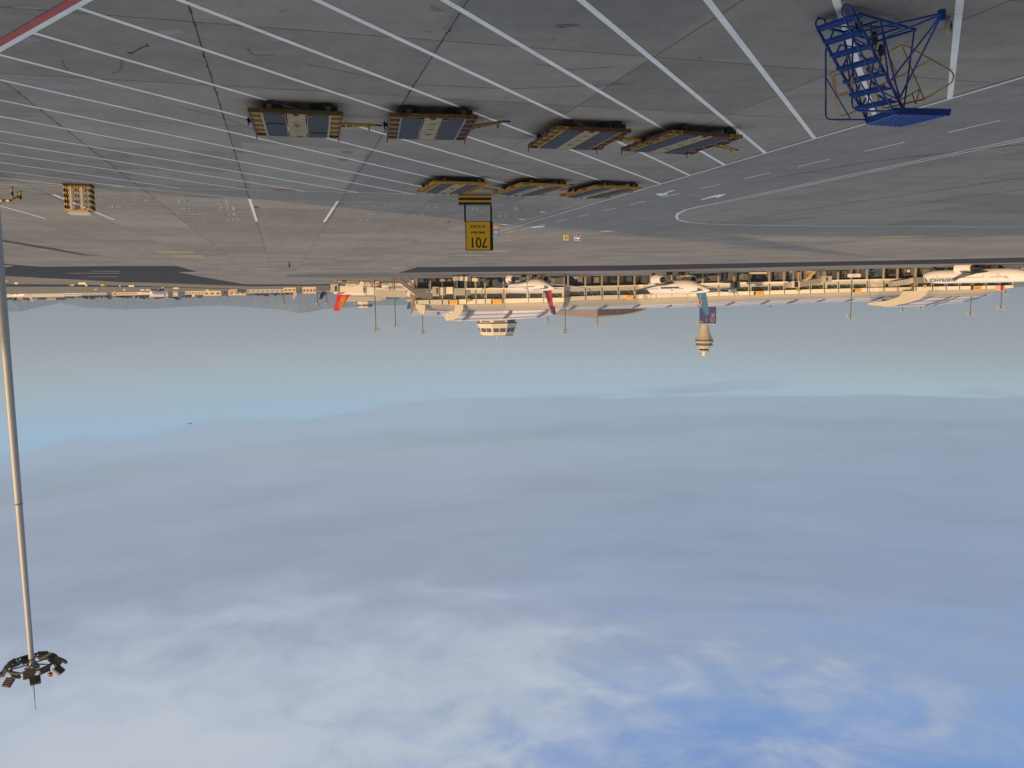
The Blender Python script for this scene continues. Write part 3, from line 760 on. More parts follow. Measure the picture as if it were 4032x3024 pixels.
    # drawbar from the photo-right end, coupler on the other end
    if tow:
        t = rel(e, at(*tow, .30 - tow_drop)); r0 = Vector((-hx, 0, zt - .12))
        b = MB()
        b.bar(r0 + Vector((0, .26, 0)), t + Vector((.12, .02, 0)), .06, .09); b.bar(r0 + Vector((0, -.26, 0)), t + Vector((.12, -.02, 0)), .06, .09)
        db_ = b.build('drawbar', style['draw'], e)
        b = MB(); m1 = r0.lerp(t, .3); m2 = r0.lerp(t, .12); m3 = r0.lerp(t, .55)
        b.bar(m1 + Vector((0, -.18, .01)), m1 + Vector((0, .18, .01)), .05, .07); b.bar(m2 + Vector((0, -.24, .01)), m2 + Vector((0, .24, .01)), .05, .07); b.bar(m3 + Vector((0, -.1, .01)), m3 + Vector((0, .1, .01)), .05, .07); b.build('drawbar_tie', style['draw'], db_)
        b = MB(); b.bar(t + Vector((.2, 0, 0)), t + Vector((-.1, 0, 0)), .05, .06); b.build('tow_eye', BLACK, db_)
        h0 = r0.lerp(t, .72)
        b = MB(); b.box(h0 + Vector((0, -.05, .12)), (.07, .03, .2)); b.build('tow_handle', style['draw'], db_)
    b = MB(); b.b2(hx, hx + .16, -.12, .02, zt - .2, zt - .06); b.b2(hx + .10, hx + .15, -.09, -.01, zt - .26, zt + .04); b.b2(hx + .02, hx + .2, -.2, -.17, zt - .16, zt - .12); b.build('coupler', style.get('coup', BLACK), e)
    return e

YELD = mat('yellow machine paint', (.42, .24, .03), .55, var=.15, dirt=(.10, .06, .03), dirt_amt=.25, dirt_scale=5)
YELB = mat('yellow beam paint', (.50, .29, .035), .5, var=.15, dirt=(.16, .09, .04), dirt_amt=.15, dirt_scale=5)
RUST = mat('rusty beam', (.12, .075, .03), .85, var=.5, scale=7, dirt=(.30, .19, .05), dirt_amt=.12, dirt_scale=3)
RUSTO = mat('rust orange beam', (.20, .105, .035), .8, var=.5, scale=6, dirt=(.07, .03, .02), dirt_amt=.5, dirt_scale=3)
RUSTR = mat('rust red beam', (.13, .055, .04), .85, var=.45, scale=6, dirt=(.30, .17, .05), dirt_amt=.15, dirt_scale=2.5)
PALE = mat('pale worn steel', (.33, .29, .19), .6, var=.25, dirt=(.16, .12, .07), dirt_amt=.3, dirt_scale=6)
PALE2 = mat('grey worn steel', (.20, .18, .15), .6, var=.25, dirt=(.12, .09, .06), dirt_amt=.3, dirt_scale=6)
CENT = mat('sand coloured panel', (.29, .235, .125), .65, var=.18, dirt=(.15, .12, .07), dirt_amt=.4, dirt_scale=3.5)
REDL = mat('red lock', (.24, .03, .035), .5, var=.2)
REDF = mat('red flap', (.46, .05, .035), .5, var=.2, dirt=(.2, .06, .03), dirt_amt=.2)
s1 = dict(kind='handle', beam=RUST, panel=YELD, pan2=YELD, endm=RUSTR, trim=PALE, lock=REDL, centre=CENT, postm=RUSTR, hub=mat('dim yellow hub', (.20, .13, .03)), draw=YELD)
s2 = dict(kind='slots', beam=RUSTO, panel=mat('tarnished yellow tray', (.24, .14, .03), .7, var=.4, scale=6), pan2=mat('brown tray', (.10, .05, .03), .8, var=.4), endm=RUSTR, trim=PALE2, lock=STEEL, centre=CENT, postm=RUSTR, hub=mat('dull green hub', (.14, .13, .03)), draw=mat('tarnished drawbar', (.25, .15, .04), .7, var=.4))
s3 = dict(kind='slots', beam=RUSTR, panel=YELD, pan2=RUSTR, endm=RUSTR, trim=mat('ochre rail', (.33, .23, .08), .6, var=.2, dirt=(.12, .05, .03), dirt_amt=.3), lock=RUSTR, centre=CENT, postm=RUSTR, hub=BLACK, draw=YELD, flap=RUSTR)
s4 = dict(kind='slots', beam=YELB, panel=YELD, pan2=YELD, endm=YELB, trim=mat('yellow rail', (.42, .27, .06), .6, var=.15), lock=REDF, centre=CENT, postm=YELB, hub=mat('dim yellow hub', (.20, .13, .03)), draw=YELD, flap=REDF, farlock=REDF)
s5 = dict(s4, kind='handle')
dolly(((973, 441), (1350, 455), (1338, 545), (1010, 533)), s1, 'brown edged dolly with a yellow box on its centre panel, front row photo left end', (1495, 494))
dolly(((1518, 461), (1870, 467), (1843, 554), (1534, 545)), s2, 'front row dolly with orange rusty side beam and drawbar dropped towards the viewer', (2000, 478), .12)
dolly(((2206, 509), (2485, 524), (2352, 590), (2056, 584)), s3, 'front row dolly with rusty red beam and a plate numbered 11048', (2560, 552), 0, '11048')
dolly(((2631, 526), (2898, 541), (2730, 612), (2451, 593)), s3, 'front row dolly nearest the road with two yellow number plates', (2900, 590), 0, '10801', '0-15P1')
dolly(((1686, 722), (1914, 727), (1858, 765), (1658, 757)), s5, 'yellow back row dolly with a handle box beside the 701 sign', (1972, 750), 0, None)
dolly(((2034, 729), (2216, 733), (2148, 774), (1954, 763)), s4, 'middle yellow dolly of the back row with drawbar sticking out over the grey slab', (2255, 727), .05, '1577')
dolly(((2330, 737), (2506, 744), (2395, 782), (2214, 774)), s4, 'yellow dolly of the back row with bright red flaps beside the road edge line', None, 0, '051695')

# ------------------------------------------------------------------ stand number sign 701
STR_Z = stripe_mat('yellow black bands', 2, .32, .30, yel=(.60, .40, .03))
SIGNY = mat('sign yellow', (.88, .51, .03), .45, var=.05)
def sign701():
    c = at(1868, 766, 0); rz = R_(-8)
    e = thing('stand_sign', 'big yellow 701 stand number sign on a black and yellow striped base', 'sign', c + Vector((0, .3, 0)), rz)
    k = 55.8 / F
    W = 130 * k; Wd = .75
    b = MB(); b.b2(-W / 2, W / 2, -Wd / 2, Wd / 2, 0, .34); b.build('base_block', STR_Z, e, bevel=.01)
    b = MB(); b.b2(-W / 2 + .03, W / 2 - .03, -Wd / 2 + .03, Wd / 2 - .03, .34, .385); b.build('base_gap', BLACK, e)
    b = MB(); b.b2(-W / 2, W / 2, -Wd / 2, Wd / 2, .385, .70); b.build('base_cap', STR_Z, e, bevel=.01)
    cx = -.20
    bw = 96 * k; z0, z1 = 1.84, 3.86
    for s, xx in ((1, cx + bw / 2 + .055), (-1, cx - bw / 2 - .11)):
        b = MB(); b.b2(xx - .06, xx + .06, -.06, .06, .70, z0 if s > 0 else z1 + .02); b.build('post', BLACK, e, bevel=.008)
    b = MB(); b.b2(cx - bw / 2 - .05, cx + bw / 2 + .05, -.09, .12, z0 - .02, z1 + .03); b.build('board_frame', BLACK, e, bevel=.01)
    b = MB(); b.b2(cx - bw / 2 - .21, cx - bw / 2 - .052, -.12, .16, z0 + .02, z1 + .02); b.build('side_box', BLACK, e)
    b = MB(); b.b2(cx - bw / 2, cx + bw / 2, -.104, -.092, z0 + .03, z1 - .02); p = b.build('panel', SIGNY, e)
    tb = mat('sign lettering', (.035, .024, .01), .5)
    text('number', '701', 1.02, tb, e, (cx - .02, -.108, z1 - .56), sx=.86, extrude=.003, bold=.012)
    text('lettering', 'N40 04.4', .27, tb, e, (cx, -.108, z0 + .78), sx=.98, extrude=.003, bold=.006)
    text('lettering', 'E116 35.6', .27, tb, e, (cx, -.108, z0 + .36), sx=.98, extrude=.003, bold=.006)
    return e
sign701()

# small signs further out
def small_signs():
    c = at(1953, 889, 0)
    e = thing('mandatory_sign', 'small blue round arrow sign on an orange block partly behind the 701 board', 'sign', c)
    k = c.y / F
    b = MB(); b.b2(-9 * k, 9 * k, -.2, .2, 0, 13 * k); b.build('base_block', mat('orange block', (.42, .2, .06), .6), e, bevel=.02)
    b = MB(); b.b2(-9 * k, 9 * k, -.04, .04, 14 * k, 36 * k); b.build('panel', mat('sign blue', (.03, .10, .42), .4), e)
    b = MB(); b.cyl((0, -.046, 25 * k), (0, -.04, 25 * k), 6.5 * k, n=20); b.build('ring', WHP, e)
    b = MB(); b.cyl((0, -.052, 25 * k), (0, -.046, 25 * k), 5.2 * k, n=20); b.build('disc', mat('sign blue', (.03, .10, .42)), e)
    b = MB(); b.box((0, -.056, 24 * k), (1.6 * k, .006, 7 * k)); b.build('arrow', WHP, e)
    c = at(2229, 926, 0); k = c.y / F
    e = thing('guide_marker', 'small cream board with two black upright bars beside the blue arrow sign', 'sign', c)
    b = MB(); b.b2(-9.5 * k, 9.5 * k, -.12, .12, 0, 20 * k); b.build('board', mat('cream yellow', (.62, .45, .2), .5), e, bevel=.03)
    for s in (-1, 1):
        b = MB(); b.b2(s * 3.2 * k - 1.5 * k, s * 3.2 * k + 1.5 * k, -.13, -.125, 3 * k, 17 * k); b.build('bar', BLACK, e)
    c = at(2273, 923, 0); k = c.y / F
    e = thing('direction_sign', 'small blue board with a white arrow on two striped feet', 'sign', c)
    for s in (-1, 1):
        b = MB(); b.b2(s * 6 * k - 3 * k, s * 6 * k + 3 * k, -.15, .15, 0, 6 * k); b.build('foot', stripe_mat('small stripes', 0, .18), e)
    b = MB(); b.b2(-12 * k, 12 * k, -.04, .04, 6 * k, 24 * k); b.build('panel', mat('white border', (.6, .6, .7)), e, bevel=.02)
    b = MB(); b.b2(-10.5 * k, 10.5 * k, -.05, -.042, 7.3 * k, 22.7 * k); b.build('field', mat('sign violet blue', (.12, .14, .42), .4), e)
    b = MB(); b.prism([(9 * k, -.06, 13.5 * k), (9 * k, -.06, 16.5 * k), (0, -.06, 16.8 * k), (-2.5 * k, -.06, 19.5 * k), (-9.5 * k, -.06, 15 * k), (-2.5 * k, -.06, 10.5 * k), (0, -.06, 13.2 * k)], (0, .008, 0)); b.build('arrow', mat('bright white', (.85, .85, .85)), e)
small_signs()

# ------------------------------------------------------------------ striped barrier stack and single barrier at the photo's left edge
STRV = stripe_mat('barrier bands', 2, .335, .12, duty=.60, yel=(.62, .37, .05))
def barrier_stack():
    c = at(305, 723, 0); k = c.y / F
    e = thing('barrier_stack', 'stack of black and yellow striped pipe barriers tied with cream boards', 'barriers', c + Vector((.25, .58, 0)), R_(-19))
    W = 92 * k; H = 1.52
    rows = 7
    for r in range(rows):
        yy = -.55 + r * .19; b = MB()
        for xx in (-W / 2, W / 2): b.cyl((xx, yy, 0.02), (xx, yy, H), .042, n=8)
        b.tube([(-W / 2, yy, H - .02), (-W / 2 + .05, yy, H + .03), (W / 2 - .05, yy, H + .03), (W / 2, yy, H - .02)], .042, 8)
        b.cyl((-W / 2, yy, .22), (W / 2, yy, .22), .036, n=8)
        b.build('barrier_hoop', STRV, e)
    b = MB()
    for xx in (-W * .30, -W * .03, W * .08, W * .32, -W * .44, W * .42):
        b.cyl((xx, -.6, .05), (xx, -.6, H), .035, n=8)
    b.build('front_bars', STRV, e)
    for xx in (-W * .155, W * .255):
        b = MB(); b.b2(xx - .065, xx + .065, -.70, -.645, .20, H + .05); b.build('tie_board', CREAM, e)
    b = MB(); b.b2(-W / 2 - .02, W / 2 - .08, -.68, -.60, .02, .10); b.build('foot_beam', mat('dark wood', (.05, .035, .025)), e)
    b = MB(); b.b2(-W * .36, W * .34, -.66, .1, H + .075, H + .20); b.build('top_plank', CREAM, e)
    b = MB(); b.b2(-W * .42, W * .38, -.72, .3, H + .203, H + .30); b.build('top_board', mat('pale top board', (.60, .56, .46)), e)
    b = MB(); b.tube([(.02, -.63, H - .42), (.02, -.63, H - .02), (.06, -.64, H + .02), (.34, -.64, H + .02), (.38, -.63, H - .02), (.38, -.63, H - .42), (.34, -.63, H - .46), (.06, -.63, H - .46)], .02, 6, True); b.build('chain_loop', BLACK, e)
    for s in (-1, 1):
        b = MB(); b.b2(s * W / 2 - .07, s * W / 2 + .07, -.6, .75, -.0, .03); b.build('foot_plate', BLACK, e)
barrier_stack()
def barrier_edge():
    c = at(46, 738, 0); k = c.y / F
    e = thing('pipe_barrier', 'thick black and yellow pipe barrier cut off by the left edge of the photo', 'barrier', c)
    ST2 = stripe_mat('thick bands', 2, .46, .42, yel=(.30, .23, .05)); ST3 = stripe_mat('rail bands', 0, .56, .3, yel=(.75, .42, .09))
    r = .075
    b = MB(); b.tube([(0, 0, 0), (0, 0, .52), (.03, 0, .66), (.10, 0, .76), (.2, 0, .80)], r, 12); b.build('corner_pipe', ST2, e, smooth=True)
    b = MB(); b.tube([(.2, 0, .80), (.6, 0, .805), (3.2, 0, .81)], r, 12); b.build('rail', ST3, e, smooth=True)
    b = MB(); b.cyl((2.9, 0, 0), (2.9, 0, .74), r, n=12); b.build('post', ST2, e, smooth=True)
    c2_ = rel(e, at(79, 752, 0))
    b = MB(); b.tube([c2_, c2_ + Vector((0, 0, .45)), c2_ + Vector((0, -.02, .55))], r * .95, 12); b.build('outer_post', ST2, e, smooth=True)
    b = MB(); b.tube([(0, 0, .66), (-.14, .5, .60), c2_ + Vector((.10, -.05, .53)), c2_ + Vector((0, 0, .5))], .05, 10); b.build('link_pipe', stripe_mat('link bands', 1, .4), e, smooth=True)
    b = MB(); b.cyl(c2_ + Vector((.52, .5, 0)), c2_ + Vector((.5, .5, .45)), r * .8, n=10); b.build('rear_post', ST2, e, smooth=True)
    for p in ((0, 0, 0), c2_, c2_ + Vector((.52, .5, 0))):
        b = MB(); b.cyl(Vector(p), Vector(p) + Vector((0, 0, .02)), .14, n=12); b.build('foot_plate', BLACK, e)
barrier_edge()

# ------------------------------------------------------------------ big high mast at the left edge
def big_mast():
    Y = 45.0
    p1, p2 = ad(14, 1300, Y), ad(116, 2500, Y + .0)
    X = p2.x; top = ad(124, 2610, Y).z
    e = thing('floodlight_mast', 'tall pale floodlight mast at the photo edge with a lamp ring on top', 'light mast', (X, Y, 0))
    b = MB(); rings = []
    z = 0; zs = [0, top * .33, top * .331, top * .66, top * .661, top + .3]; rs = [.30, .245, .238, .20, .194, .148]
    n = 20
    for zz_, rr in zip(zs, rs): rings.append([(rr * math.cos(2 * math.pi * i / n), rr * math.sin(2 * math.pi * i / n), zz_) for i in range(n)])
    b.loft(rings); b.build('pole', GALV, e)
    b = MB()
    for q in (.33, .66): b.lathe([(rs[2] + .006, top * q - .03), (rs[2] + .006, top * q + .03)], n=16) if q < .5 else b.lathe([(.202, top * q - .03), (.236, top * q + .05)], n=16)
    b.build('pole_joint', mat('joint band', (.3, .31, .31), .5, .4), e)
    RR = 1.32; DK = mat('weathered dark steel', (.10, .095, .09), .6, .3, var=.3, scale=8)
    for rr, zz_ in ((RR, top), (RR - .28, top + .1)):
        b = MB(); b.tube([(rr * math.cos(t * .1963), rr * math.sin(t * .1963), zz_) for t in range(32)], .05 if rr == RR else .03, 8, True); b.build('lamp_ring', DK, e)
    b = MB()
    for t in range(0, 32, 2):
        a = t * .1963; b.bar(((RR) * math.cos(a), (RR) * math.sin(a), top), ((RR - .28) * math.cos(a), (RR - .28) * math.sin(a), top + .1), .04, .04)
    b.build('ring_rung', DK, e)
    for k in range(6):
        a = k * math.pi / 3 + .2; b = MB(); b.bar((.15 * math.cos(a), .15 * math.sin(a), top + .05), (RR * math.cos(a), RR * math.sin(a), top), .06, .06); b.build('ring_arm', DK, e)
    LB = mat('lamp body', (.13, .11, .095), .55, .3, var=.3, scale=6); LG = mat('lamp louvre', (.045, .04, .036), .5)
    def lamp(a, rr, zz_, tilt, w=.62, h=.5):
        ca, sa = math.cos(a), math.sin(a); o_ = Vector((ca, sa, 0)); t_ = Vector((-sa, ca, 0)); u_ = (o_ * math.sin(tilt) + Vector((0, 0, math.cos(tilt)))).normalized(); nn = t_.cross(u_)
        c = o_ * rr + Vector((0, 0, zz_))
        b = MB(); b.prism([c - t_ * w / 2, c + t_ * w / 2, c + t_ * w / 2 * .92 + u_ * h, c - t_ * w / 2 * .92 + u_ * h], nn * .13); L = b.build('floodlight', LB, e, bevel=.012)
        b = MB()
        for s in (.18, .42, .66, .88):
            q = c + u_ * h * s
            for off in (-.008, .138): b.bar(q - t_ * w * .46 + nn * off, q + t_ * w * .46 + nn * off, .02, .045)
        b.build('louvre', LG, L)
        b = MB(); b.bar(o_ * RR + Vector((0, 0, top)), c + u_ * h * .3, .05, .05); b.build('bracket', DK, L)
    for k in range(9): lamp(k * 2 * math.pi / 9 + .1, RR - .12, top - .06, -.45 if k % 2 else .5, .60, .48)
    for k in range(7): lamp(k * 2 * math.pi / 7 + .5, RR + .06, top + .30, .85, .58, .52)
    b = MB(); b.lathe([(.42, 0), (.38, .14), (.22, .24), (.05, .28)], (0, 0, top + .30), 16); b.build('top_cap', mat('ivory cap', (.62, .58, .42), .5), e, smooth=True)
    b = MB(); b.box((.0, -.02, top + .42), (.34, .28, .5)); b.build('winch_head', mat('grey cover', (.4, .4, .37), .5), e)
    b = MB(); b.cyl((0, 0, top + .6), (0, 0, top + 2.9), .035, .012, n=8); b.build('lightning_rod', mat('dark rod', (.07, .06, .05)), e)
    b = MB(); b.tube([(-.55 + .3 * math.cos(t * .39), -.8, top - .15 - .42 * math.sin(t * .39)) for t in range(9)], .035, 8); b.build('cable_loop', BLACK, e)
    b = MB(); b.lathe([(.02, 0), (.13, .05), (.14, .16), (.09, .25), (.02, .28)], (-1.15, -.2, top + .5), 14); b.build('warning_light', mat('orange red lens', (.45, .12, .05), .35), e, smooth=True)
    b = MB(); b.cyl((-1.15, -.2, top), (-1.15, -.2, top + .5), .03, n=6); b.build('lens_stem', DK, e)
big_mast()

# ------------------------------------------------------------------ terminal concourse
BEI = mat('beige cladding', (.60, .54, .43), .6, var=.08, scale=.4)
BEI2 = mat('darker beige wall', (.50, .455, .37), .6, var=.1, scale=.5)  # a darker beige than the cladding
FASC = mat('cream fascia', (.70, .63, .50), .55, var=.06, scale=.3)
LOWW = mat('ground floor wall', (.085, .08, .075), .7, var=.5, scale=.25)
GLASS = mat('green grey glass', (.022, .032, .028), .12, 0.0, var=.35, scale=.4, spec=.8)
DARKG = mat('dark opening', (.02, .024, .03), .4)
MULL = mat('dark rib', (.05, .05, .052), .5)
def roof_mat(name, base, line, period, axis=0, frac=.25):
    m = bpy.data.materials.new(name); m.use_nodes = True
    g = NG(m.node_tree); b = m.node_tree.nodes['Principled BSDF']
    t = g.new('ShaderNodeTexCoord').outputs['UV']
    o = g.xyz(t)[axis]
    fr = g.m('FRACT', g.m('DIVIDE', o, period))
    n = g.noise(g.new('ShaderNodeTexCoord').outputs['Object'], .5, 5, .6)
    f = g.m('MULTIPLY_ADD', g.m('SUBTRACT', n, .5), .3, 1.0)
    c = g.mix(g.m('LESS_THAN', fr, frac), base, line)
    g.link(g.mix(1.0, c, g.vec(f, f, f), 'MULTIPLY'), b.inputs['Base Color']); b.inputs['Roughness'].default_value = .5
    return m
RBAND = roof_mat('ribbed beige roof', (.44, .395, .32), (.27, .245, .205), 7.0, 0, .3)
ROOF = roof_mat('grey white roof sheet', (.70, .68, .68), (.36, .34, .34), .25, 1, .38)
def grid(xs, levels, name, m, parent, base, v_uv=None, flip=False):
    """levels: list of functions x -> world point"""
    b = MB(); n = len(xs); uv = []
    for li, lf in enumerate(levels):
        for x in xs: b.v.append(tuple(lf(x) - base)); uv.append((x, li / max(1, len(levels) - 1)))
    for li in range(len(levels) - 1):
        for i in range(n - 1): b.f.append((li * n + i, li * n + i + 1, (li + 1) * n + i + 1, (li + 1) * n + i))
    o = b.build(name, m, parent)
    ul = o.data.uv_layers.new(name='UVMap')
    for lp in o.data.loops: ul.data[lp.index].uv = uv[lp.vertex_index]
    return o
def frange(a, b, st):
    n = max(1, round((b - a) / st)); return [a + (b - a) * i / n for i in range(n + 1)]

def concourse(label, xA, xB, base_y, f1, sill, wtop, eave, band, crest, shift_b, shift_c, bays, Yoff=0.0, door_cols=()):
    def Yd(x): return at(x, interp(base_y, x), 0).y + Yoff
    e_loc = at(xA, interp(base_y, xA), 0); e_loc.y += Yoff
    e = thing('terminal_concourse', label, 'terminal', e_loc); base = Vector(e.location)
    lv = lambda prof, off, sh=None: (lambda x: ad(x - (interp(sh, x) if sh else 0), interp(prof, x), Yd(x) + off))
    xs = frange(xA, xB, 14)
    G0 = lambda off: (lambda x: (lambda p: Vector((p.x * (Yd(x) + off) / p.y, Yd(x) + off, -.2)))(ad(x, interp(base_y, x), Yd(x))))
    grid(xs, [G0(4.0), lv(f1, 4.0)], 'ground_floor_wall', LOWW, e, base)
    grid(xs, [lv(f1, 4.0), lv(f1, 0.0), (lambda x: ad(x, interp(f1, x) + 6, Yd(x)))], 'ledge', FASC, e, base)
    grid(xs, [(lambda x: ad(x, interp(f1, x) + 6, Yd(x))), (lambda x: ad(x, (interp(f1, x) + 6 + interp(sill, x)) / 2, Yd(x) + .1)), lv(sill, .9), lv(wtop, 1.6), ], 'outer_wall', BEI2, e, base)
    grid(xs, [lv(wtop, 1.6), lv(wtop, .3), lv(eave, .3), (lambda x: ad(x, interp(eave, x) + .6, Yd(x) + 1.4))], 'fascia', FASC, e, base)
    midb = lambda x: ad(x - interp(shift_b, x) * .4, interp(eave, x) * .45 + interp(band, x) * .55, Yd(x) + 2.6)
    grid(xs, [(lambda x: ad(x, interp(eave, x) + .6, Yd(x) + 1.4)), midb, lv(band, 5.0, shift_b)], 'lower_roof', RBAND, e, base)
    def roofpt(t):
        return lambda x: ad(x - (interp(shift_b, x) * (1 - t) + interp(shift_c, x) * t), interp(band, x) * (1 - t) + interp(crest, x) * t, Yd(x) + 5.0 + 10 * t + 5 * t * t)
    grid(xs, [roofpt(t / 4) for t in range(5)] + [(lambda x: ad(x - interp(shift_c, x), interp(crest, x) - 3, Yd(x) + 32)), (lambda x: (lambda p: Vector((p.x, p.y, 0)))(ad(x - interp(shift_c, x), interp(crest, x) - 3, Yd(x) + 33)))], 'upper_roof', ROOF, e, base)
    # end walls close the volume
    for x in (xA, xB):
        b = MB(); pts = [G0(4.0)(x), lv(f1, 4.0)(x), lv(f1, 0)(x), lv(sill, .9)(x), lv(wtop, 1.2)(x), lv(wtop, .3)(x), lv(eave, .3)(x), midb(x), lv(band, 5, shift_b)(x), roofpt(.33)(x), roofpt(.66)(x), roofpt(1)(x)]
        q = ad(x - interp(shift_c, x), interp(crest, x) - 3, Yd(x) + 32); pts += [q, Vector((q.x, q.y, -.2))]
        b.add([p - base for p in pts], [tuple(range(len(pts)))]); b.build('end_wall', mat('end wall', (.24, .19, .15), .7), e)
    # columns, windows and ribs
    for i, (a, c) in enumerate(zip(bays, bays[1:])):
        if c - a > 26:
            w0, w1 = a + (c - a) * .09, c - (c - a) * .07
            def wp(x, t): return ad(x, interp(sill, x) * (1 - t) + interp(wtop, x) * t, Yd(x) + .9 + .7 * t - .05)
            b = MB(); b.prism([wp(w0, .03) - base, wp(w1, .03) - base, wp(w1, .94) - base, wp(w0, .94) - base], (0, .04, 0)); wn = b.build('window', GLASS, e)
            b = MB()
            for t_ in ((w0, 0), (w1, 0)): b.bar(wp(t_[0], 0) - base + Vector((0, -.05, 0)), wp(t_[0], .97) - base + Vector((0, -.05, 0)), .18, .1)
            b.bar(wp(w0 + (w1 - w0) * .5, .03) - base + Vector((0, -.06, 0)), wp(w0 + (w1 - w0) * .95, .94) - base + Vector((0, -.06, 0)), .12, .05)
            b.build('window_frame', mat('pale frame', (.42, .43, .38)), wn)
        b = MB(); p = ad(a, interp(f1, a) + 3, Yd(a) - .05) - base
        b.tube([ad(a, interp(f1, a) + 6, Yd(a) - .12) - base, ad(a, (interp(f1, a) + interp(sill, a)) / 2 + 3, Yd(a) - .05) - base, ad(a + .5, interp(sill, a), Yd(a) + .75) - base, ad(a + .5, interp(wtop, a), Yd(a) + .2) - base, ad(a + 1, interp(eave, a) + 1, Yd(a) + .15) - base], .13, 6); b.build('rib', MULL, e)
        b = MB(); gx = G0(.6)(a) - base; b.cyl(gx, Vector((gx.x, gx.y, (ad(a, interp(f1, a), Yd(a)) - base).z)), .45, n=10); b.build('column', mat('column concrete', (.26, .24, .20)), e)
        gx = G0(3.9)((a + c) / 2) - base; h = (ad(a, interp(f1, a), Yd(a)) - base).z; dx = abs((G0(3.9)(c) - G0(3.9)(a)).x)
        rr = random.Random(int(a))
        b = MB(); b.b2(gx.x - dx * .32, gx.x - dx * .32 + dx * rr.uniform(.25, .6), gx.y - .18 , gx.y + .1, h * .1, h * rr.uniform(.45, .8)); b.build('doorway', mat(rr.choice(['dark opening', 'service door grey', 'service door blue']), rr.choice([(.02, .024, .03), (.18, .19, .2), (.05, .08, .13)]), .5), e)
        b = MB(); b.b2(gx.x + dx * .14, gx.x + dx * .34, gx.y - .15, gx.y + .1, h * .42, h * .72); b.build('small_window', DARKG, e)
    return e, Yd, base

LB_base = [(1590, 1096), (1776, 1095), (2000, 1092), (2221, 1086)]
L_eave = [(1600, 1197), (1776, 1199.5), (1900, 1196), (2079, 1191), (2221, 1188)]
L_f1 = [(1600, 1137), (2221, 1131)]; L_sill = [(1600, 1157), (2221, 1154)]; L_wt = [(1600, 1182), (1934, 1177), (2221, 1172)]
L_band = [(1600, 1222), (1830, 1222), (2221, 1215)]
L_cr = [(1636, 1244), (1786, 1243), (1800, 1264), (1840, 1265), (2050, 1258), (2150, 1252), (2221, 1240)]
left, LY_, Lbase = concourse('beige concourse wing with gates 213 and 214 carrying the round viewing cab', 1634, 2221, LB_base, L_f1, L_sill, L_wt, L_eave, L_band, L_cr,
    [(1600, 6), (2221, 10)], [(1600, 10), (1780, 40), (1840, 44), (2221, 44)], [1640, 1690, 1740, 1790, 1836, 1873, 1910, 1983, 2080, 2140, 2219])
RB_base = [(2221, 1086), (2525, 1085), (2720, 1077), (2950, 1071), (3250, 1065), (3450, 1057), (3700, 1054), (3990, 1048)]
R_f1 = [(2221, 1128), (2400, 1124.5), (2915, 1111), (3107, 1108.5), (3284, 1102), (3450, 1098.5), (3600, 1096), (3990, 1089)]
R_sill = [(2221, 1149), (2375, 1145), (2550, 1141), (2956, 1129), (3251, 1121), (3420, 1118), (3990, 1107)]
R_wt = [(2221, 1169), (2370, 1163), (2500, 1160.6), (2953, 1146.6), (3243, 1138), (3417, 1134), (3671, 1128.6), (3990, 1123)]
R_eave = [(2221, 1184), (2312, 1181), (2436, 1177), (2564, 1173), (2708, 1168), (2892, 1162.5), (3089, 1157.5), (3300, 1150.7), (3417, 1148), (3583, 1146), (3657, 1143), (3934, 1136)]
R_band = [(2221, 1207), (2312, 1206), (2447, 1203), (2524, 1199), (2649, 1195), (2798, 1190), (2947, 1185), (3024, 1182), (3251, 1175), (3450, 1170), (3643, 1168.6), (3743, 1167), (3897, 1161), (3960, 1145)]
R_cr1 = [(2221, 1221), (2470, 1216), (2599, 1213.5), (2748, 1210), (2947, 1205), (3189, 1195.5), (3392, 1189), (3600, 1188)]
right1, RY_, Rbase = concourse('long beige concourse wing with gates 210 to 212 and low curved roof', 2221, 3600, RB_base, R_f1, R_sill, R_wt, R_eave, R_band, R_cr1,
    [(2221, 8), (3500, 14)], [(2221, 38), (3300, 60), (3600, 75)], [2223, 2237, 2305, 2370, 2435, 2499, 2563, 2583, 2645, 2708, 2768, 2830, 2892, 2951, 3030, 3088, 3145, 3190, 3245, 3301, 3354, 3415, 3480, 3535, 3598], 3.0)
R_cr2 = [(3600, 1209), (3690, 1208), (3800, 1200), (3900, 1188), (3960, 1170), (3990, 1150)]
R_band2 = [(3600, 1170), (3743, 1168), (3897, 1161), (3960, 1150), (3990, 1143)]
R_eave2 = [(3583, 1145), (3657, 1143), (3934, 1136), (3990, 1133)]
right2, R2Y_, R2base = concourse('end pavilion of the concourse by gate 209 with a taller vaulted roof', 3600, 3990, RB_base, R_f1, R_sill, R_wt, R_eave2, R_band2, R_cr2,
    [(3600, 20), (3990, 30)], [(3600, 130), (3990, 70)], [3606, 3671, 3725, 3778, 3830, 3882, 3934, 3988], 0.0)
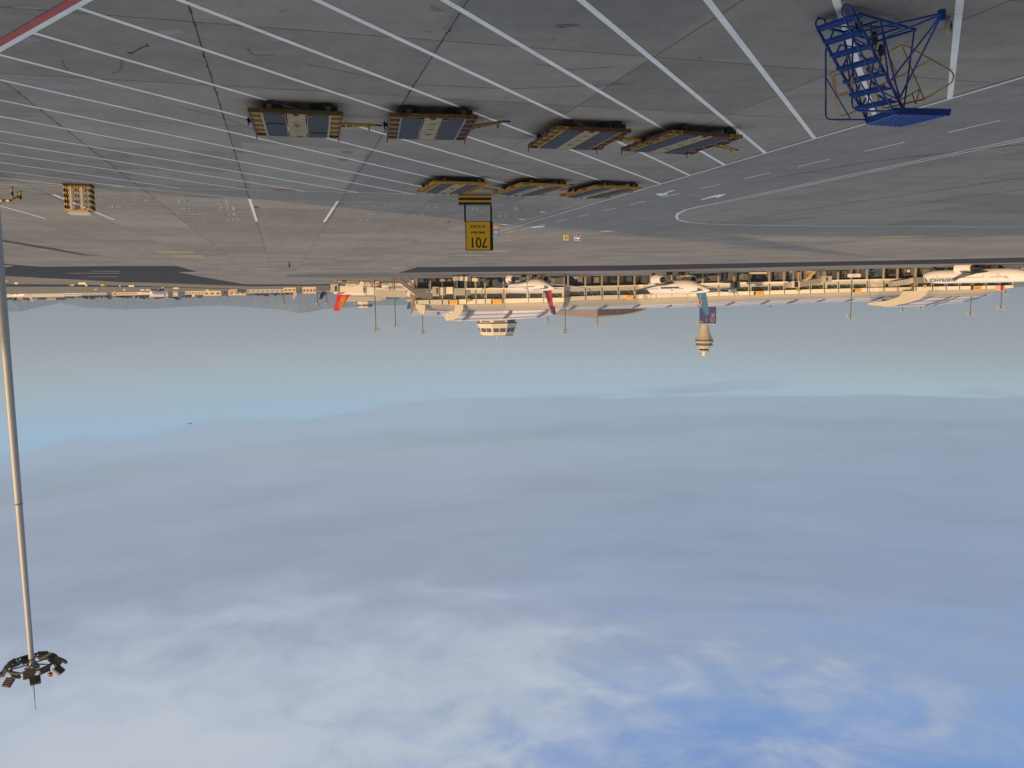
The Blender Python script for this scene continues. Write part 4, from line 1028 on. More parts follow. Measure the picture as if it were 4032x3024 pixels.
# dark slanting roof strips
def strips(e, base, Yd, lst, crestY=12):
    for i, (a, ya, c, yc, w) in enumerate(lst):
        b = MB(); P1 = ad(a, ya, Yd(a) + 4.7); P2 = ad(a + w, ya, Yd(a) + 4.7); m1 = ad((a + c) / 2 + w + 3, (ya + yc) / 2 + 1, Yd(a) + 8.0); m0 = ad((a + c) / 2 + 3, (ya + yc) / 2 + 1, Yd(a) + 8.0)
        P3 = ad(c + w, yc, Yd(a) + 15.5); P4 = ad(c, yc, Yd(a) + 15.5)
        b.add([p - base + Vector((0, -.3, .15)) for p in (P1, P2, m1, m0, P3, P4)], [(0, 1, 2, 3), (3, 2, 4, 5)])
        o = b.build('roof_strip', mat('slate roof strip', (.13, .14, .18), .5), e)
        md = o.modifiers.new('thick', 'SOLIDIFY'); md.thickness = .2
strips(left, Lbase, LY_, [(1853, 1221, 1818, 1260, 16), (2008, 1221, 1978, 1254, 14), (2153, 1218, 2112, 1248, 12)])
strips(right1, Rbase, RY_, [(2256, 1206, 2238, 1219, 12), (2380, 1204, 2354, 1216, 12), (2512, 1199, 2487, 1213, 10), (2645, 1195, 2619, 1210, 10), (2770, 1191, 2744, 1207, 9), (2888, 1187, 2853, 1203, 9), (3024, 1182, 2990, 1198, 9), (3136, 1179, 3096, 1195, 9), (3246, 1175.5, 3208, 1190, 9), (3362, 1172, 3321, 1187, 9), (3470, 1170, 3424, 1185, 8)])
strips(right2, R2base, R2Y_, [(3664, 1168.5, 3530, 1204, 7), (3745, 1167.5, 3640, 1203, 6), (3774, 1167, 3668, 1203, 4), (3878, 1161.5, 3792, 1188, 6)])
# transverse arches that step above the roofs
def arch(parent, base, outer, inner, Y, th, name='roof_arch'):
    poly = [ad(x, y, Y) - base for x, y in outer + inner[::-1]]
    b = MB(); b.prism(poly, (0, th, 0)); b.build(name, BEI, parent)
arch(left, Lbase, [(1824, 1199), (1824, 1215), (1817, 1232), (1806, 1246), (1790, 1258), (1774, 1262), (1760, 1258), (1741, 1240)], [(1792, 1200), (1790, 1218), (1785, 1228), (1775, 1237), (1768, 1240), (1760, 1240), (1752, 1240), (1741, 1239)], LY_(1800) - .5, 1.2)
arch(left, Lbase, [(1634, 1198), (1640, 1215), (1650, 1229), (1661, 1238), (1668, 1240)], [(1674, 1201), (1674, 1215), (1672, 1228), (1671, 1236), (1669, 1240)], LY_(1640) + 1.2, .8, 'gable_arch')
arch(right2, R2base, [(3655, 1142), (3648, 1160), (3620, 1178), (3583, 1191), (3530, 1202), (3486, 1207), (3450, 1204), (3405, 1198), (3414, 1197)], [(3555, 1147), (3545, 1165), (3520, 1176), (3490, 1184), (3460, 1188), (3440, 1190), (3425, 1192), (3414, 1195), (3412, 1196)], R2Y_(3610) + 1.0, 1.0)
# balcony slab piece between roofs and small roof plant
for x0, x1, y0, y1 in ((1720, 1730, 1228, 1239), (3482, 3491, 1179, 1185), (3512, 3522, 1178, 1185), (3470, 3474, 1186, 1206)):
    b = MB(); Yp = (RY_ if x0 > 2300 else LY_)(x0) + (3 if x0 > 2300 else 3); p = ad(x0, y0, Yp); q = ad(x1, y1, Yp)
    pr, bs = (right1, Rbase) if x0 > 2300 else (left, Lbase)
    p -= bs; q -= bs; b.b2(p.x, q.x, p.y, p.y + 2, min(p.z, q.z), max(p.z, q.z)); b.build('roof_unit', mat('plant grey', (.14, .12, .1)), pr)
# lower pier wings left of gate 214 (photo left) : link pieces
# gate number boards
GORG = mat('gate board orange', (.78, .40, .06), .5, var=.04)
GTX = mat('gate board text', (.14, .09, .03), .5)
def gate(x0, x1, y0, y1, s, Yd, lab, pre='orange gate board numbered '):
    xm = (x0 + x1) / 2; Y = Yd(xm) - .5; p = ad(xm, (y0 + y1) / 2, Y); k = Y / F
    e = thing('gate_sign', lab, 'sign', p, R_(8), 'gate number boards on the terminal')
    w, h = (x1 - x0) * k, (y1 - y0) * k
    b = MB(); b.b2(-w / 2, w / 2, -.1, .25, -h / 2, h / 2); b.build('board', GORG, e)
    text('number', s, h * .82, GTX, e, (0, -.13, -h * .05), extrude=.01, sx=1.0)
    b = MB(); b.b2(w / 2 + .05, w / 2 + .7, 0, .5, -h * .45, h * .45); b.build('bracket', MULL, e)
gate(1771, 1801, 1181, 1199, '214', LY_, 'orange gate board reading 214')
gate(1940, 1975, 1179, 1197, '213', LY_, 'orange gate board reading 213')
gate(2463, 2492, 1163.5, 1179, '212', RY_, 'orange gate board reading 212')
gate(2976, 3005, 1147, 1162, '211', RY_, 'orange gate board reading 211')
gate(3368, 3394, 1137, 1151, '210', RY_, 'orange gate board reading 210')
gate(3835, 3863, 1126, 1142, '209', R2Y_, 'orange gate board reading 209')
for x, y, s, Yd, lab in ((1845, 1182, '214', LY_, 'small yellow 214 marker by the jet bridge root'), (3143, 1142, '211', RY_, 'small ochre marker beside the ribbed jet bridge'), (1617, 1184, '215', LY_, 'small ochre marker on the photo left end of the concourse'), (3642, 1127, '210', R2Y_, 'small ochre marker behind the airliner nose')):
    Y = Yd(x) - 1.2; p = ad(x, y, Y); k = Y / F
    e = thing('gate_marker', lab, 'sign', p, 0)
    b = MB(); b.b2(-6.5 * k, 6.5 * k, -.05, .1, -5 * k, 5 * k); b.build('board', mat('ochre board', (.5, .36, .1)), e)
    text('number', s, 8 * k, GTX, e, (0, -.07, 0), extrude=.01)

# ------------------------------------------------------------------ ramp control cab behind the roof
def viewing_cab():
    Y = LY_(1955) + 34; c = ad(1955, 1250, Y); k = Y / F
    e = thing('ramp_control_cab', 'cream octagonal control cab with slanted dark windows rising over the concourse roof', 'control cab', (c.x, c.y, 0), 0)
    Z = lambda y: ad(1955, y, Y).z
    a0 = R_(22.5) + R_(-10); n = 8
    WALL = mat('cab cream', (.60, .55, .46), .55, var=.05)
    def ring(r, y): return [(r * math.cos(a0 + 2 * math.pi * i / n), r * math.sin(a0 + 2 * math.pi * i / n), Z(y) if y > 0 else 0) for i in range(n)]
    b = MB(); b.loft([ring(76 * k, -1), ring(76 * k, 1269)]); b.build('lower_storey', WALL, e)
    b = MB(); b.loft([ring(84 * k, 1269.2), ring(84 * k, 1271.5)]); b.build('gallery_deck', MULL, e)
    b = MB(); b.loft([ring(83 * k, 1272), ring(79 * k, 1281)]); b.loft([ring(79 * k, 1281.1), ring(65 * k, 1318)]); b.build('upper_storey', WALL, e)
    b = MB(); b.loft([ring(66 * k, 1318.2), ring(66 * k, 1320.5)]); b.build('roof_rim', mat('roof rim', (.3, .27, .23)), e)
    for i in range(n):
        A0, A1 = a0 + 2 * math.pi * i / n, a0 + 2 * math.pi * (i + 1) / n
        def q(t, y):
            r = 79 * k + (65 - 79) * k * (y - 1281) / 37 + .12
            return Vector((r * (math.cos(A0) * (1 - t) + math.cos(A1) * t), r * (math.sin(A0) * (1 - t) + math.sin(A1) * t), Z(y)))
        for t0, t1 in ((.08, .47), (.53, .92)):
            b = MB(); b.add([q(t0, 1290), q(t1, 1290), q(t1, 1305), q(t0, 1305)], [(0, 1, 2, 3)]); o = b.build('window', mat('cab glass', (.07, .08, .09), .15, spec=.8), e)
            md = o.modifiers.new('t', 'SOLIDIFY'); md.thickness = .05
        def q2(t, y):
            r = 76 * k + .1
            return Vector((r * (math.cos(A0) * (1 - t) + math.cos(A1) * t), r * (math.sin(A0) * (1 - t) + math.sin(A1) * t), Z(y)))
        b = MB(); b.add([q2(.15, 1260.5), q2(.85, 1260.5), q2(.85, 1266), q2(.15, 1266)], [(0, 1, 2, 3)]); o = b.build('louvre', mat('grey louvre', (.16, .15, .14)), e)
        md = o.modifiers.new('t', 'SOLIDIFY'); md.thickness = .05
    b = MB(); b.cyl((0, 0, Z(1319)), (0, 0, Z(1346)), .16, .06, n=6); b.build('aerial', WHP, e)
viewing_cab()

# ------------------------------------------------------------------ control tower
def control_tower():
    Y = 620.0; c = ad(2774, 1250, Y); k = Y / F
    e = thing('control_tower', 'flared beige control tower with glass ring and white dome behind the terminal', 'control tower', (c.x, c.y, 0))
    Z = lambda y: ad(2774, y, Y).z
    CON = mat('tower concrete', (.42, .37, .29), .7, var=.1, scale=.2)
    n = 12
    def lt(name, prof, m, smooth=False):
        b = MB(); b.lathe([(r * k, Z(y) if y else 0) for y, r in prof], (0, 0, 0), n, .2); b.build(name, m, e)
    lt('shaft', [(0, 15), (1276, 15), (1290, 16.5), (1305, 20), (1320, 25), (1330, 30), (1336, 34)], CON)
    lt('dark_ring', [(1336.1, 33), (1342, 34)], mat('dark band', (.10, .09, .08)))  # plain dark ring between shaft and gallery
    lt('gallery', [(1342.1, 35), (1345, 36), (1350, 33)], CON)
    lt('glass_ring', [(1350.1, 31.5), (1359, 33)], mat('tower glass', (.10, .11, .11), .2))
    lt('rim', [(1359.1, 34), (1362, 34.5), (1363.5, 30)], CON)
    lt('lattice_roof', [(1363.6, 27), (1372, 21)], mat('pale lattice', (.52, .42, .36)))
    lt('upper_cab', [(1372.1, 16), (1379, 18)], DARKG)
    lt('cap', [(1379.1, 20), (1384, 19), (1385, 15)], CON)
    lt('radar_box', [(1385.1, 9), (1390, 9)], mat('warm white', (.72, .62, .5)))
    b = MB(); b.lathe([(5 * k, Z(1390.1)), (8 * k, Z(1393)), (8.2 * k, Z(1397)), (6 * k, Z(1400.5)), (1 * k, Z(1402))], n=14); b.build('dome', mat('warm white', (.72, .62, .5)), e, smooth=True)
    b = MB(); b.b2(-25 * k, 20 * k, -16, 0, 0, Z(1271)); b.build('podium', mat('purple cladding', (.055, .05, .16), .5), e)
    b = MB(); b.b2(-25.5 * k, 20.5 * k, -16.4, .4, Z(1271.1), Z(1275.5)); b.build('podium_rim', CON, e)
    GW = mat('pale lettering', (.34, .34, .50))
    def bars(segs):
        for x0, y0, x1, y1, w in segs:
            b = MB(); b.bar(((2774 - x0) * k, -16.2, Z(y0)), ((2774 - x1) * k, -16.2, Z(y1)), w * k, w * k); b.build('letter_stroke', GW, e)
    Lx = lambda x: 2400 + x / 4.022; Ly = lambda y: 1040 + y / 4.022
    bars([(Lx(a), Ly(b_), Lx(c_), Ly(d), w) for a, b_, c_, d, w in ((1520, 880, 1545, 910, 2), (1545, 910, 1580, 880, 2), (1570, 850, 1575, 885, 2), (1520, 850, 1520, 880, 2), (1525, 850, 1560, 850, 2), (1525, 780, 1585, 780, 2), (1525, 820, 1575, 820, 2), (1545, 790, 1545, 815, 2), (1568, 785, 1568, 820, 2),
        (1440, 860, 1465, 860, 1.3), (1452, 850, 1452, 905, 1.3), (1445, 810, 1462, 810, 1.3), (1442, 780, 1465, 780, 1.3), (1450, 750, 1450, 790, 1.3), (1442, 740, 1465, 740, 1.3), (1442, 715, 1465, 715, 1.3), (1455, 690, 1455, 735, 1.3), (1442, 660, 1465, 670, 1.3))])
    return e
control_tower()

# wide grey roof behind
def back_roof():
    Y = RY_(2400) + 90; c = ad(2380, 1200, Y)
    e = thing('distant_terminal', 'wide mauve grey roof with dark louvres seen above the concourse roof', 'terminal', (c.x, c.y, 0)); base = Vector(e.location)
    pts = [(2178, 1190), (2178, 1241), (2250, 1244), (2334, 1253), (2400, 1247), (2450, 1243), (2490, 1237), (2530, 1226), (2562, 1213), (2562, 1190)]
    b = MB(); b.prism([ad(x, y, Y) - base for x, y in pts], (0, 60, 0)); b.build('roof', mat('mauve grey roof', (.27, .235, .235), .6, var=.08, scale=.1), e)
    pts = [(2356, 1196), (2356, 1244), (2400, 1241), (2450, 1238), (2490, 1231), (2530, 1220), (2545, 1214), (2545, 1196)]
    b = MB(); b.prism([ad(x, y, Y - .8) - base for x, y in pts], (0, .7, 0)); b.build('louvre_wall', mat('navy louvre', (.035, .035, .06), .5), e)
    b = MB()
    for i in range(22):
        x = 2362 + i * 8.2; yt = interp([(2356, 1243), (2450, 1237), (2490, 1230), (2545, 1214)], x); b.bar(ad(x, 1200, Y - 1.0) - base, ad(x, yt, Y - 1.0) - base, .35, .2)
    b.build('louvre_fin', mat('pale fin', (.22, .21, .24)), e)
    b = MB(); q = ad(2178, 1190, Y) - base; q2 = ad(2562, 1190, Y) - base; b.b2(q.x, q2.x, 1, 59, 0, min(q.z, q2.z)); b.build('hall', BEI2, e)
back_roof()

# ------------------------------------------------------------------ airliners
NAVY = mat('navy fin paint', (.03, .035, .085), .4); CRED = mat('red fin paint', (.42, .03, .04), .4)
PLW = mat('aircraft white', (.80, .78, .74), .35, var=.04, scale=.3); PLG = mat('aircraft wing grey', (.36, .38, .40), .4, var=.08)
INT = mat('engine intake', (.03, .03, .035), .5); LIPM = mat('engine lip', (.5, .5, .5), .3, .6)
def airliner(label, nose, tail, R, span, fin_h, finm, body=PLW, wingm=PLG, eng=True, belly=None, gear=True, winglet=1.4, name='airliner', z_ax=None, cat='airliner', windows=True, wing_s=.36, finroot=(.80, .955), eng_r=.62, detail=True, group=None, sweep=.55):
    nose, tail = Vector(nose), Vector(tail)
    d = nose - tail; L = math.hypot(d.x, d.y); yaw = math.atan2(d.y, d.x)
    zc = nose.z if z_ax is None else z_ax
    org = Vector((tail.x, tail.y, zc))
    e = thing(name, label, cat, org, yaw, group)
    n = 20
    prof = [(1.0, .03, -.22), (.992, .22, -.2), (.98, .40, -.17), (.96, .60, -.12), (.935, .79, -.06), (.90, .94, -.02), (.86, 1, 0), (.40, 1, 0), (.30, .96, .02), (.22, .84, .12), (.15, .66, .26), (.09, .48, .38), (.04, .30, .48), (.01, .16, .52), (0, .10, .52)]
    rings = [[(s * L, rr * R * math.cos(2 * math.pi * i / n), rr * R * math.sin(2 * math.pi * i / n) + z * R) for i in range(n)] for s, rr, z in prof]
    b = MB(); b.loft(rings); b.build('fuselage', body, e, smooth=True)
    xr = L * (1 - wing_s)           # wing root leading edge
    ch = L * .20
    def surf(name_, secs, m, parent=e):
        # secs: (x_le, y, z, chord, thick)
        rings = []
        for xl, yy, zz_, c, t in secs:
            rings.append([(xl, yy, zz_), (xl - c * .15, yy, zz_ + t * .5), (xl - c * .4, yy, zz_ + t * .55), (xl - c, yy, zz_ + t * .08), (xl - c, yy, zz_ - t * .02), (xl - c * .5, yy, zz_ - t * .4), (xl - c * .12, yy, zz_ - t * .38)])
        b = MB(); b.loft(rings); return b.build(name_, m, parent, smooth=True)
    for s in (-1, 1):
        h = span / 2
        secs = [(xr, s * R * .5, -R * .55, ch, R * .5), (xr - (h * .35) * sweep * 1.05, s * h * .36, -R * .30, ch * .60, R * .28), (xr - h * .88 * sweep * 1.05, s * h * .90, R * .42, ch * .26, R * .10), (xr - h * .97 * sweep * 1.12, s * h * .97, R * .55, ch * .17, R * .06)]
        if winglet: secs.append((xr - h * .97 * sweep * 1.12 - winglet * .9, s * h, R * .55 + winglet, ch * .07, R * .03))
        w = surf('wing', secs, wingm)
        if eng:
            ey_ = h * .30; exf = xr - ey_ * sweep + L * .045; ez = -R * 1.05; er_ = R * eng_r
            b = MB(); nn = 18
            pr = [(0, .86), (-.1 * er_, 1.0), (-.9 * er_, 1.06), (-2.0 * er_, .98), (-3.0 * er_, .74), (-3.05 * er_, .66)]
            b.loft([[(exf + px_, s * ey_ + er_ * r_ * math.cos(2 * math.pi * i / nn), ez + er_ * r_ * math.sin(2 * math.pi * i / nn)) for i in range(nn)] for px_, r_ in pr]); en = b.build('engine', body, e, smooth=True)
            b = MB(); b.cyl((exf + .02, s * ey_, ez), (exf + .05, s * ey_, ez), er_ * .78, n=18); b.build('intake', INT, en)
            b = MB(); b.cyl((exf - 3.05 * er_, s * ey_, ez), (exf - 3.3 * er_, s * ey_, ez), er_ * .62, er_ * .5, n=14); b.cyl((exf - 3.3 * er_, s * ey_, ez), (exf - 4.0 * er_, s * ey_, ez), er_ * .36, er_ * .1, n=12); b.build('exhaust', INT, en)
            b = MB(); b.b2(exf - 2.6 * er_, exf - .8 * er_, s * ey_ - .12, s * ey_ + .12, ez + er_ * .8, -R * .25); b.build('pylon', wingm, en)
        surf('tailplane', [(L * .135, s * R * .2, R * .5, L * .085, R * .18), (L * .135 - span * .17 * .62, s * span * .17, R * .75, L * .032, R * .05)], wingm)
    # fin
    x0, x1 = L * (1 - finroot[0]), L * (1 - finroot[1])
    rings = []
    for t in (0, .25, .5, .75, 1.0):
        xl = x0 + (x1 + L * .005 - x0 - L * .0) * t * .86; c = (x0 - x1) * (1 - t) + (x0 - x1) * .40 * t; zz_ = R * .78 + fin_h * t; th = R * .14 * (1 - t * .6)
        xl = x0 - (x0 - x1) * .92 * t
        rings.append([(xl, 0, zz_), (xl - c * .3, th / 2, zz_), (xl - c, .02, zz_), (xl - c, -.02, zz_), (xl - c * .3, -th / 2, zz_)])
    b = MB(); b.loft(rings); fin = b.build('tail_fin', finm, e)
    if gear:
        zg = -zc
        for gx, gy in ((L * .90, 0), (L * .52, R * .95), (L * .52, -R * .95)):
            b = MB(); b.cyl((gx, gy, -R * .7), (gx, gy, zg + R * .25), R * .09, n=8); gr = b.build('landing_gear', mat('gear grey', (.3, .3, .3)), e)
            b = MB()
            for dx in ((0,) if gy == 0 else (-R * .33, R * .33)):
                b.cyl((gx + dx, gy - R * .22, zg + R * .24), (gx + dx, gy - R * .07, zg + R * .24), R * .24, n=12); b.cyl((gx + dx, gy + R * .07, zg + R * .24), (gx + dx, gy + R * .22, zg + R * .24), R * .24, n=12)
            b.build('gear_wheel', RUBBER, gr)
    if windows:
        for s in (-1, 1):
            b = MB(); xx = L * .30
            while xx < L * .88:
                if not (abs(xx - L * .45) < .8 or abs(xx - L * .68) < .8):
                    b.box((xx, s * (R * .985), R * .20), (.22, .06, .30))
                xx += .62
            b.build('window_row', mat('cabin window', (.06, .06, .07)), e)
        b = MB(); b.loft([[(L * .968, rr * R * math.cos(a), rr * R * math.sin(a) - .10 * R) for a in [R_(q) for q in (20, 50, 75, 105, 130, 160)]] for rr in (.56,)] + [[(L * .948, .72 * R * math.cos(a), .72 * R * math.sin(a) - .06 * R) for a in [R_(q) for q in (20, 50, 75, 105, 130, 160)]]], caps=False, closed=False)
        b.build('cockpit_window', BLACK, e)
    return e, L, yaw, fin
# wide airliner at the photo's right: nose towards the terminal
n1 = ad(3634, 1091, 262); t1 = Vector((n1.x - .407 * 42, n1.y - .914 * 42, 0))
AF, AL, yw, fn = airliner('white twin engine airliner lettered AIRFRANCE beside gate 209', n1, t1, 2.12, 41, 8.0, mat('white fin', (.75, .73, .7)), wing_s=.37, sweep=.47, eng_r=.78, z_ax=n1.z + .1, winglet=.5)
tm_ = mat('navy title', (.05, .06, .14), .4)
# the side facing the camera is the starboard side (-y local)
text('title', 'AIRFRANCE', 1.4, tm_, AF, (AL * .805, -2.12 * .92, 1.02), rot=(math.pi / 2 - .42, 0, 0), extrude=.02, sx=1.15, bold=.03)
b = MB(); b.prism([(AL * .805 + 5.4, -1.93, .95), (AL * .805 + 5.9, -1.93, .95), (AL * .805 + 5.6, -1.80, 1.45), (AL * .805 + 5.1, -1.80, 1.45)], (0, -.04, .02)); b.build('accent_mark', CRED, AF)
text('registration', 'F-GSPU', .42, tm_, AF, (AL * .30, -2.05 * .95, .75), rot=(math.pi / 2 - .3, 0, 0), extrude=.02)
for k_, (m_, x0_, w_) in enumerate(((NAVY, .0, 1.5), (NAVY, 1.9, .7), (NAVY, 3.0, .6), (NAVY, 4.0, .45), (CRED, 4.9, .5))):
    b = MB(); xb = AL * .195 - x0_
    for s_ in (-1, 1):
        b.add([(xb, s_ * .20, 1.7), (xb - w_, s_ * .20, 1.7), (xb - w_ - 5.4, s_ * .10, 9.0), (xb - 5.4, s_ * .10, 9.0)], [(0, 1, 2, 3)])
    b.build('fin_stripe', m_, fn)
for xx in (.47, .66, .84, .36):
    b = MB(); b.box((AL * xx, -2.1, .15), (.75, .05, 1.3)); b.build('cabin_door', mat('door outline', (.6, .58, .56)), AF)

# airliner seen from behind, navy and red fin
t2 = ad(2180, 1131, 272); n2 = Vector((ad(2008, 1131, 316).x, 316, 0))
DL, L2, yw, f2 = airliner('white airliner seen from behind with navy and red fin near gate 213', n2, t2, 2.25, 42, 8.0, CRED, z_ax=t2.z - .9, eng_r=.7, winglet=2.4)
for s_ in (-1, 1):
    b = MB(); b.add([(L2 * .20, s_ * .34, 1.6), (L2 * .13, s_ * .34, 1.6), (L2 * .06, s_ * .2, 6.0), (L2 * .09, s_ * .2, 6.0)], [(0, 1, 2, 3)]); b.build('fin_stripe', NAVY, f2)
    b = MB(); b.add([(L2 * .078, s_ * .16, 7.0), (L2 * -.01, s_ * .16, 7.4), (L2 * -.035, s_ * .12, 10.0), (L2 * .012, s_ * .12, 10.0)], [(0, 1, 2, 3)]); b.build('fin_tip', NAVY, f2)
text('title', 'A350', .9, mat('grey title', (.2, .18, .2)), DL, (L2 * .50, -2.05, .9), rot=(math.pi / 2 - .4, 0, 0), extrude=.02)
for s_ in (-1,):
    b = MB(); b.box((L2 * .44, s_ * 2.26, .1), (.9, .06, 4.0)); b.box((L2 * .36, s_ * 2.22, .35), (9, .05, .14)); b.build('body_band', mat('warm grey band', (.4, .35, .3)), DL)
# airliner seen from behind, teal fin
TEAL = mat('teal fin', (.06, .18, .34), .4)
t3 = ad(2793, 1141, 262); n3 = Vector((ad(2552, 1120, 303).x, 303, 0))
TL, L3, yw, f3 = airliner('white airliner seen from behind with teal fin bearing a red emblem', n3, t3, 2.45, 40, 7.2, TEAL, z_ax=t3.z - 1.1, eng_r=.75, winglet=1.9)
b = MB(); b.b2(L3 * .36, L3 * .66, -2.47, -2.40, -.1, .35); b.build('cheat_line', mat('indigo stripe', (.03, .03, .13)), TL)
for s_ in (-1, 1):
    for nm, m_, sc, off in (('emblem_outline', WHP, 1.18, .30), ('emblem', mat('emblem red', (.42, .07, .05)), 1.0, .33)):
        b = MB(); cx_, cz_ = L3 * .118, 2.1 + 2.9
        sh = [(0, 2.0), (.35, 1.5), (.35, .7), (.95, .5), (1.1, -.2), (.75, -.75), (.35, -1.0), (0, -1.45), (-.35, -1.0), (-.75, -.75), (-1.1, -.2), (-.95, .5), (-.35, .7), (-.35, 1.5)]
        b.prism([(cx_ - (q * .14) + p * sc * .78, s_ * (off), cz_ - q * sc * .95) for p, q in sh], (0, s_ * .03, 0)); b.build(nm, m_, f3)
text('title', 'BEIJING', .55, mat('grey title', (.2, .18, .2)), TL, (L3 * .48, -2.3, .95), rot=(math.pi / 2 - .35, 0, 0), extrude=.02)
# red and gold fin at photo left of the concourse, nose to the photo right
t4 = ad(1312, 1150, 420); n4 = Vector((t4.x - 44, 432, 0))
GOLD = mat('gold swirl', (.75, .38, .04), .4); FRED = mat('scarlet fin', (.62, .03, .03), .4)
HN, L4, yw, f4 = airliner('cream airliner with scarlet fin and gold swirls behind the jet bridges', n4, t4, 2.1, 34, 8.6, FRED, z_ax=t4.z - .5, winglet=0)
for s_ in (-1, 1):
    for q in range(4):
        b = MB(); pts = []
        for t_ in range(9):
            u = t_ / 8; pts.append((L4 * (.045 + .09 * u) - q * .25 + .4, s_ * .17, 8.8 - q * .85 - 4.2 * u + .9 * math.sin(u * 5)))
        b.tube(pts, .20 - q * .02, 6); b.build('gold_swirl', GOLD, f4)
    b = MB(); b.tube([(L4 * .10 + .75 * math.cos(t_ * .5) * (1 - t_ * .05), s_ * .2, 4.2 + .75 * math.sin(t_ * .5) * (1 - t_ * .05)) for t_ in range(13)], .2, 6); b.build('gold_swirl', GOLD, f4)
# distant airliners on the ground
t5 = ad(1150, 1142, 800); n5 = Vector((t5.x - 27, 815, 0)); airliner('distant cream airliner with pale orange fin at photo left', n5, t5, 2.6, 34, 7, mat('cream fin', (.7, .55, .38)), body=mat('cream body', (.66, .55, .4)), z_ax=t5.z, windows=False, winglet=0)
t6 = ad(1256, 1140, 560); n6 = Vector((t6.x - 24, 585, 0)); airliner('grey airliner with dark winglets half hidden behind a jet bridge', n6, t6, 2.0, 32, 5.0, NAVY, body=PLG, z_ax=t6.z, windows=False, winglet=2.5)
t7 = ad(1600, 1178, 480); n7 = Vector((t7.x - 30, 505, 0)); airliner('airliner hidden behind the concourse end with only its blue fin showing', n7, t7, 1.8, 20, 4.6, mat('bright blue fin', (.04, .22, .45)), z_ax=t7.z - .2, windows=False, winglet=0, gear=False)
t8 = ad(1556, 1156, 640); n8 = Vector((t8.x - 30, 655, 0)); airliner('distant airliner with small blue fin tip above a grey jet bridge', n8, t8, 1.8, 20, 3.6, mat('bright blue fin', (.04, .22, .45)), z_ax=t8.z - .2, windows=False, winglet=0, gear=False)
t9 = ad(128, 1158, 1000); n9 = Vector((t9.x + 42, 1015, 0)); airliner('far airliner with orange fin beyond the runway at photo left', n9, t9, 2.0, 34, 7.0, mat('orange fin', (.6, .28, .06)), z_ax=t9.z, windows=False, winglet=0)
t10 = ad(655, 1146, 640); n10 = t10 + Vector((-3, -34, 0)); airliner('distant airliner taxiing straight towards the viewer', n10, t10, 2.0, 30, 6.0, PLW, z_ax=t10.z + 1, windows=False, winglet=0)
a1 = ad(732, 1668, 2600); airliner('tiny dark airliner climbing below the cloud edge', a1 + Vector((-22, 0, 0)), a1 + Vector((0, 4, 0)), 1.5, 24, 4, PLG, gear=False, windows=False, z_ax=a1.z, body=mat('far dark body', (.1, .11, .12)), winglet=0)
a2 = ad(2219, 1397, 3000); airliner('speck of an airliner above the concourse roof', a2 + Vector((-9, 0, 0)), a2, .8, 10, 2, PLG, gear=False, windows=False, z_ax=a2.z, body=mat('far dark body', (.1, .11, .12)), winglet=0)

# ------------------------------------------------------------------ jet bridges (photo pixel outlines at their own distance and thickness)
JBG = mat('jet bridge grey beige', (.40, .37, .31), .6, var=.12, scale=.3); JBW = mat('jet bridge white', (.62, .6, .57), .5, var=.05); JBD = mat('jet bridge grey', (.20, .205, .21), .6)
JBR = roof_mat('ribbed tunnel', (.40, .36, .3), (.22, .2, .17), 0.9, 0, .3)
def C1(x, y): return (1100 + x / 4.424, 1040 + y / 4.424)
def C2(x, y): return (1550 + x / 4.424, 1040 + y / 4.424)
def C4(x, y): return (2400 + x / 4.022, 1040 + y / 4.022)
def C5(x, y): return (2850 + x / 3.687, 1030 + y / 3.687)
def C6(x, y): return (3400 + x / 3.5, 1020 + y / 3.5)
def pieces(name, label, cat, Y, parts, group=None):
    first = parts[0][1]; cx_ = sum(p[0] for p in first) / len(first); p0 = ad(cx_, first[0][1], Y)
    e = thing(name, label, cat, (p0.x, Y, 0), 0, group); base = Vector(e.location)
    for pn, poly, m, dy, th in parts:
        b = MB(); b.prism([ad(x, y, Y + dy) - base for x, y in poly], (0, th, 0)); b.build(pn, m, e)
    return e
def rect(C, x0, x1, y0, y1): return [C(x0, y0), C(x1, y0), C(x1, y1), C(x0, y1)]
def legs(C, lst): return [('support_leg', rect(C, *l), JBD, .6, .5) for l in lst]
gj = 'jet bridges along the terminal'
pieces('jet_bridge', 'pale jet bridge with a glazed cab in front of the scarlet fin', 'jet bridge', 395, [
    ('tunnel', [C1(1020, 375), C1(1325, 400), C1(1325, 505), C1(1020, 480)], mat('warm white tunnel', (.66, .58, .46)), 0, 3), ('cab', rect(C1, 890, 1022, 350, 492), JBG, -1, 4), ('cab_window', rect(C1, 965, 1000, 380, 470), DARKG, -1.2, .15),
    ('rotunda', rect(C1, 1315, 1465, 368, 505), JBW, -.6, 4), ('rear_tunnel', [C1(1460, 500), C1(1500, 490), C1(1500, 545), C1(1260, 540), C1(1260, 505)], JBW, 3, 3)] + legs(C1, [(1080, 1100, 300, 380), (1340, 1360, 300, 372), (1120, 1135, 320, 380)]), gj)
pieces('jet_bridge', 'white jet bridge with red underside and small lettering', 'jet bridge', 388, [
    ('tunnel', [C1(1525, 395), C1(1915, 430), C1(1910, 528), C1(1600, 505), C1(1525, 495)], JBW, 0, 3), ('red_skirt', [C1(1525, 388), C1(1915, 422), C1(1915, 429), C1(1525, 394)], CRED, -.1, 3), ('cab', rect(C1, 1460, 1524, 385, 495), JBD, .5, 3),
    ('cab_window', rect(C1, 1470, 1490, 420, 460), DARKG, .35, .1), ('far_tunnel', [C1(1916, 440), C1(2212, 475), C1(2212, 585), C1(1916, 555)], JBG, 1.5, 3)] + legs(C1, [(1595, 1625, 255, 392), (1690, 1700, 330, 400), (1960, 1975, 330, 440)]), gj)
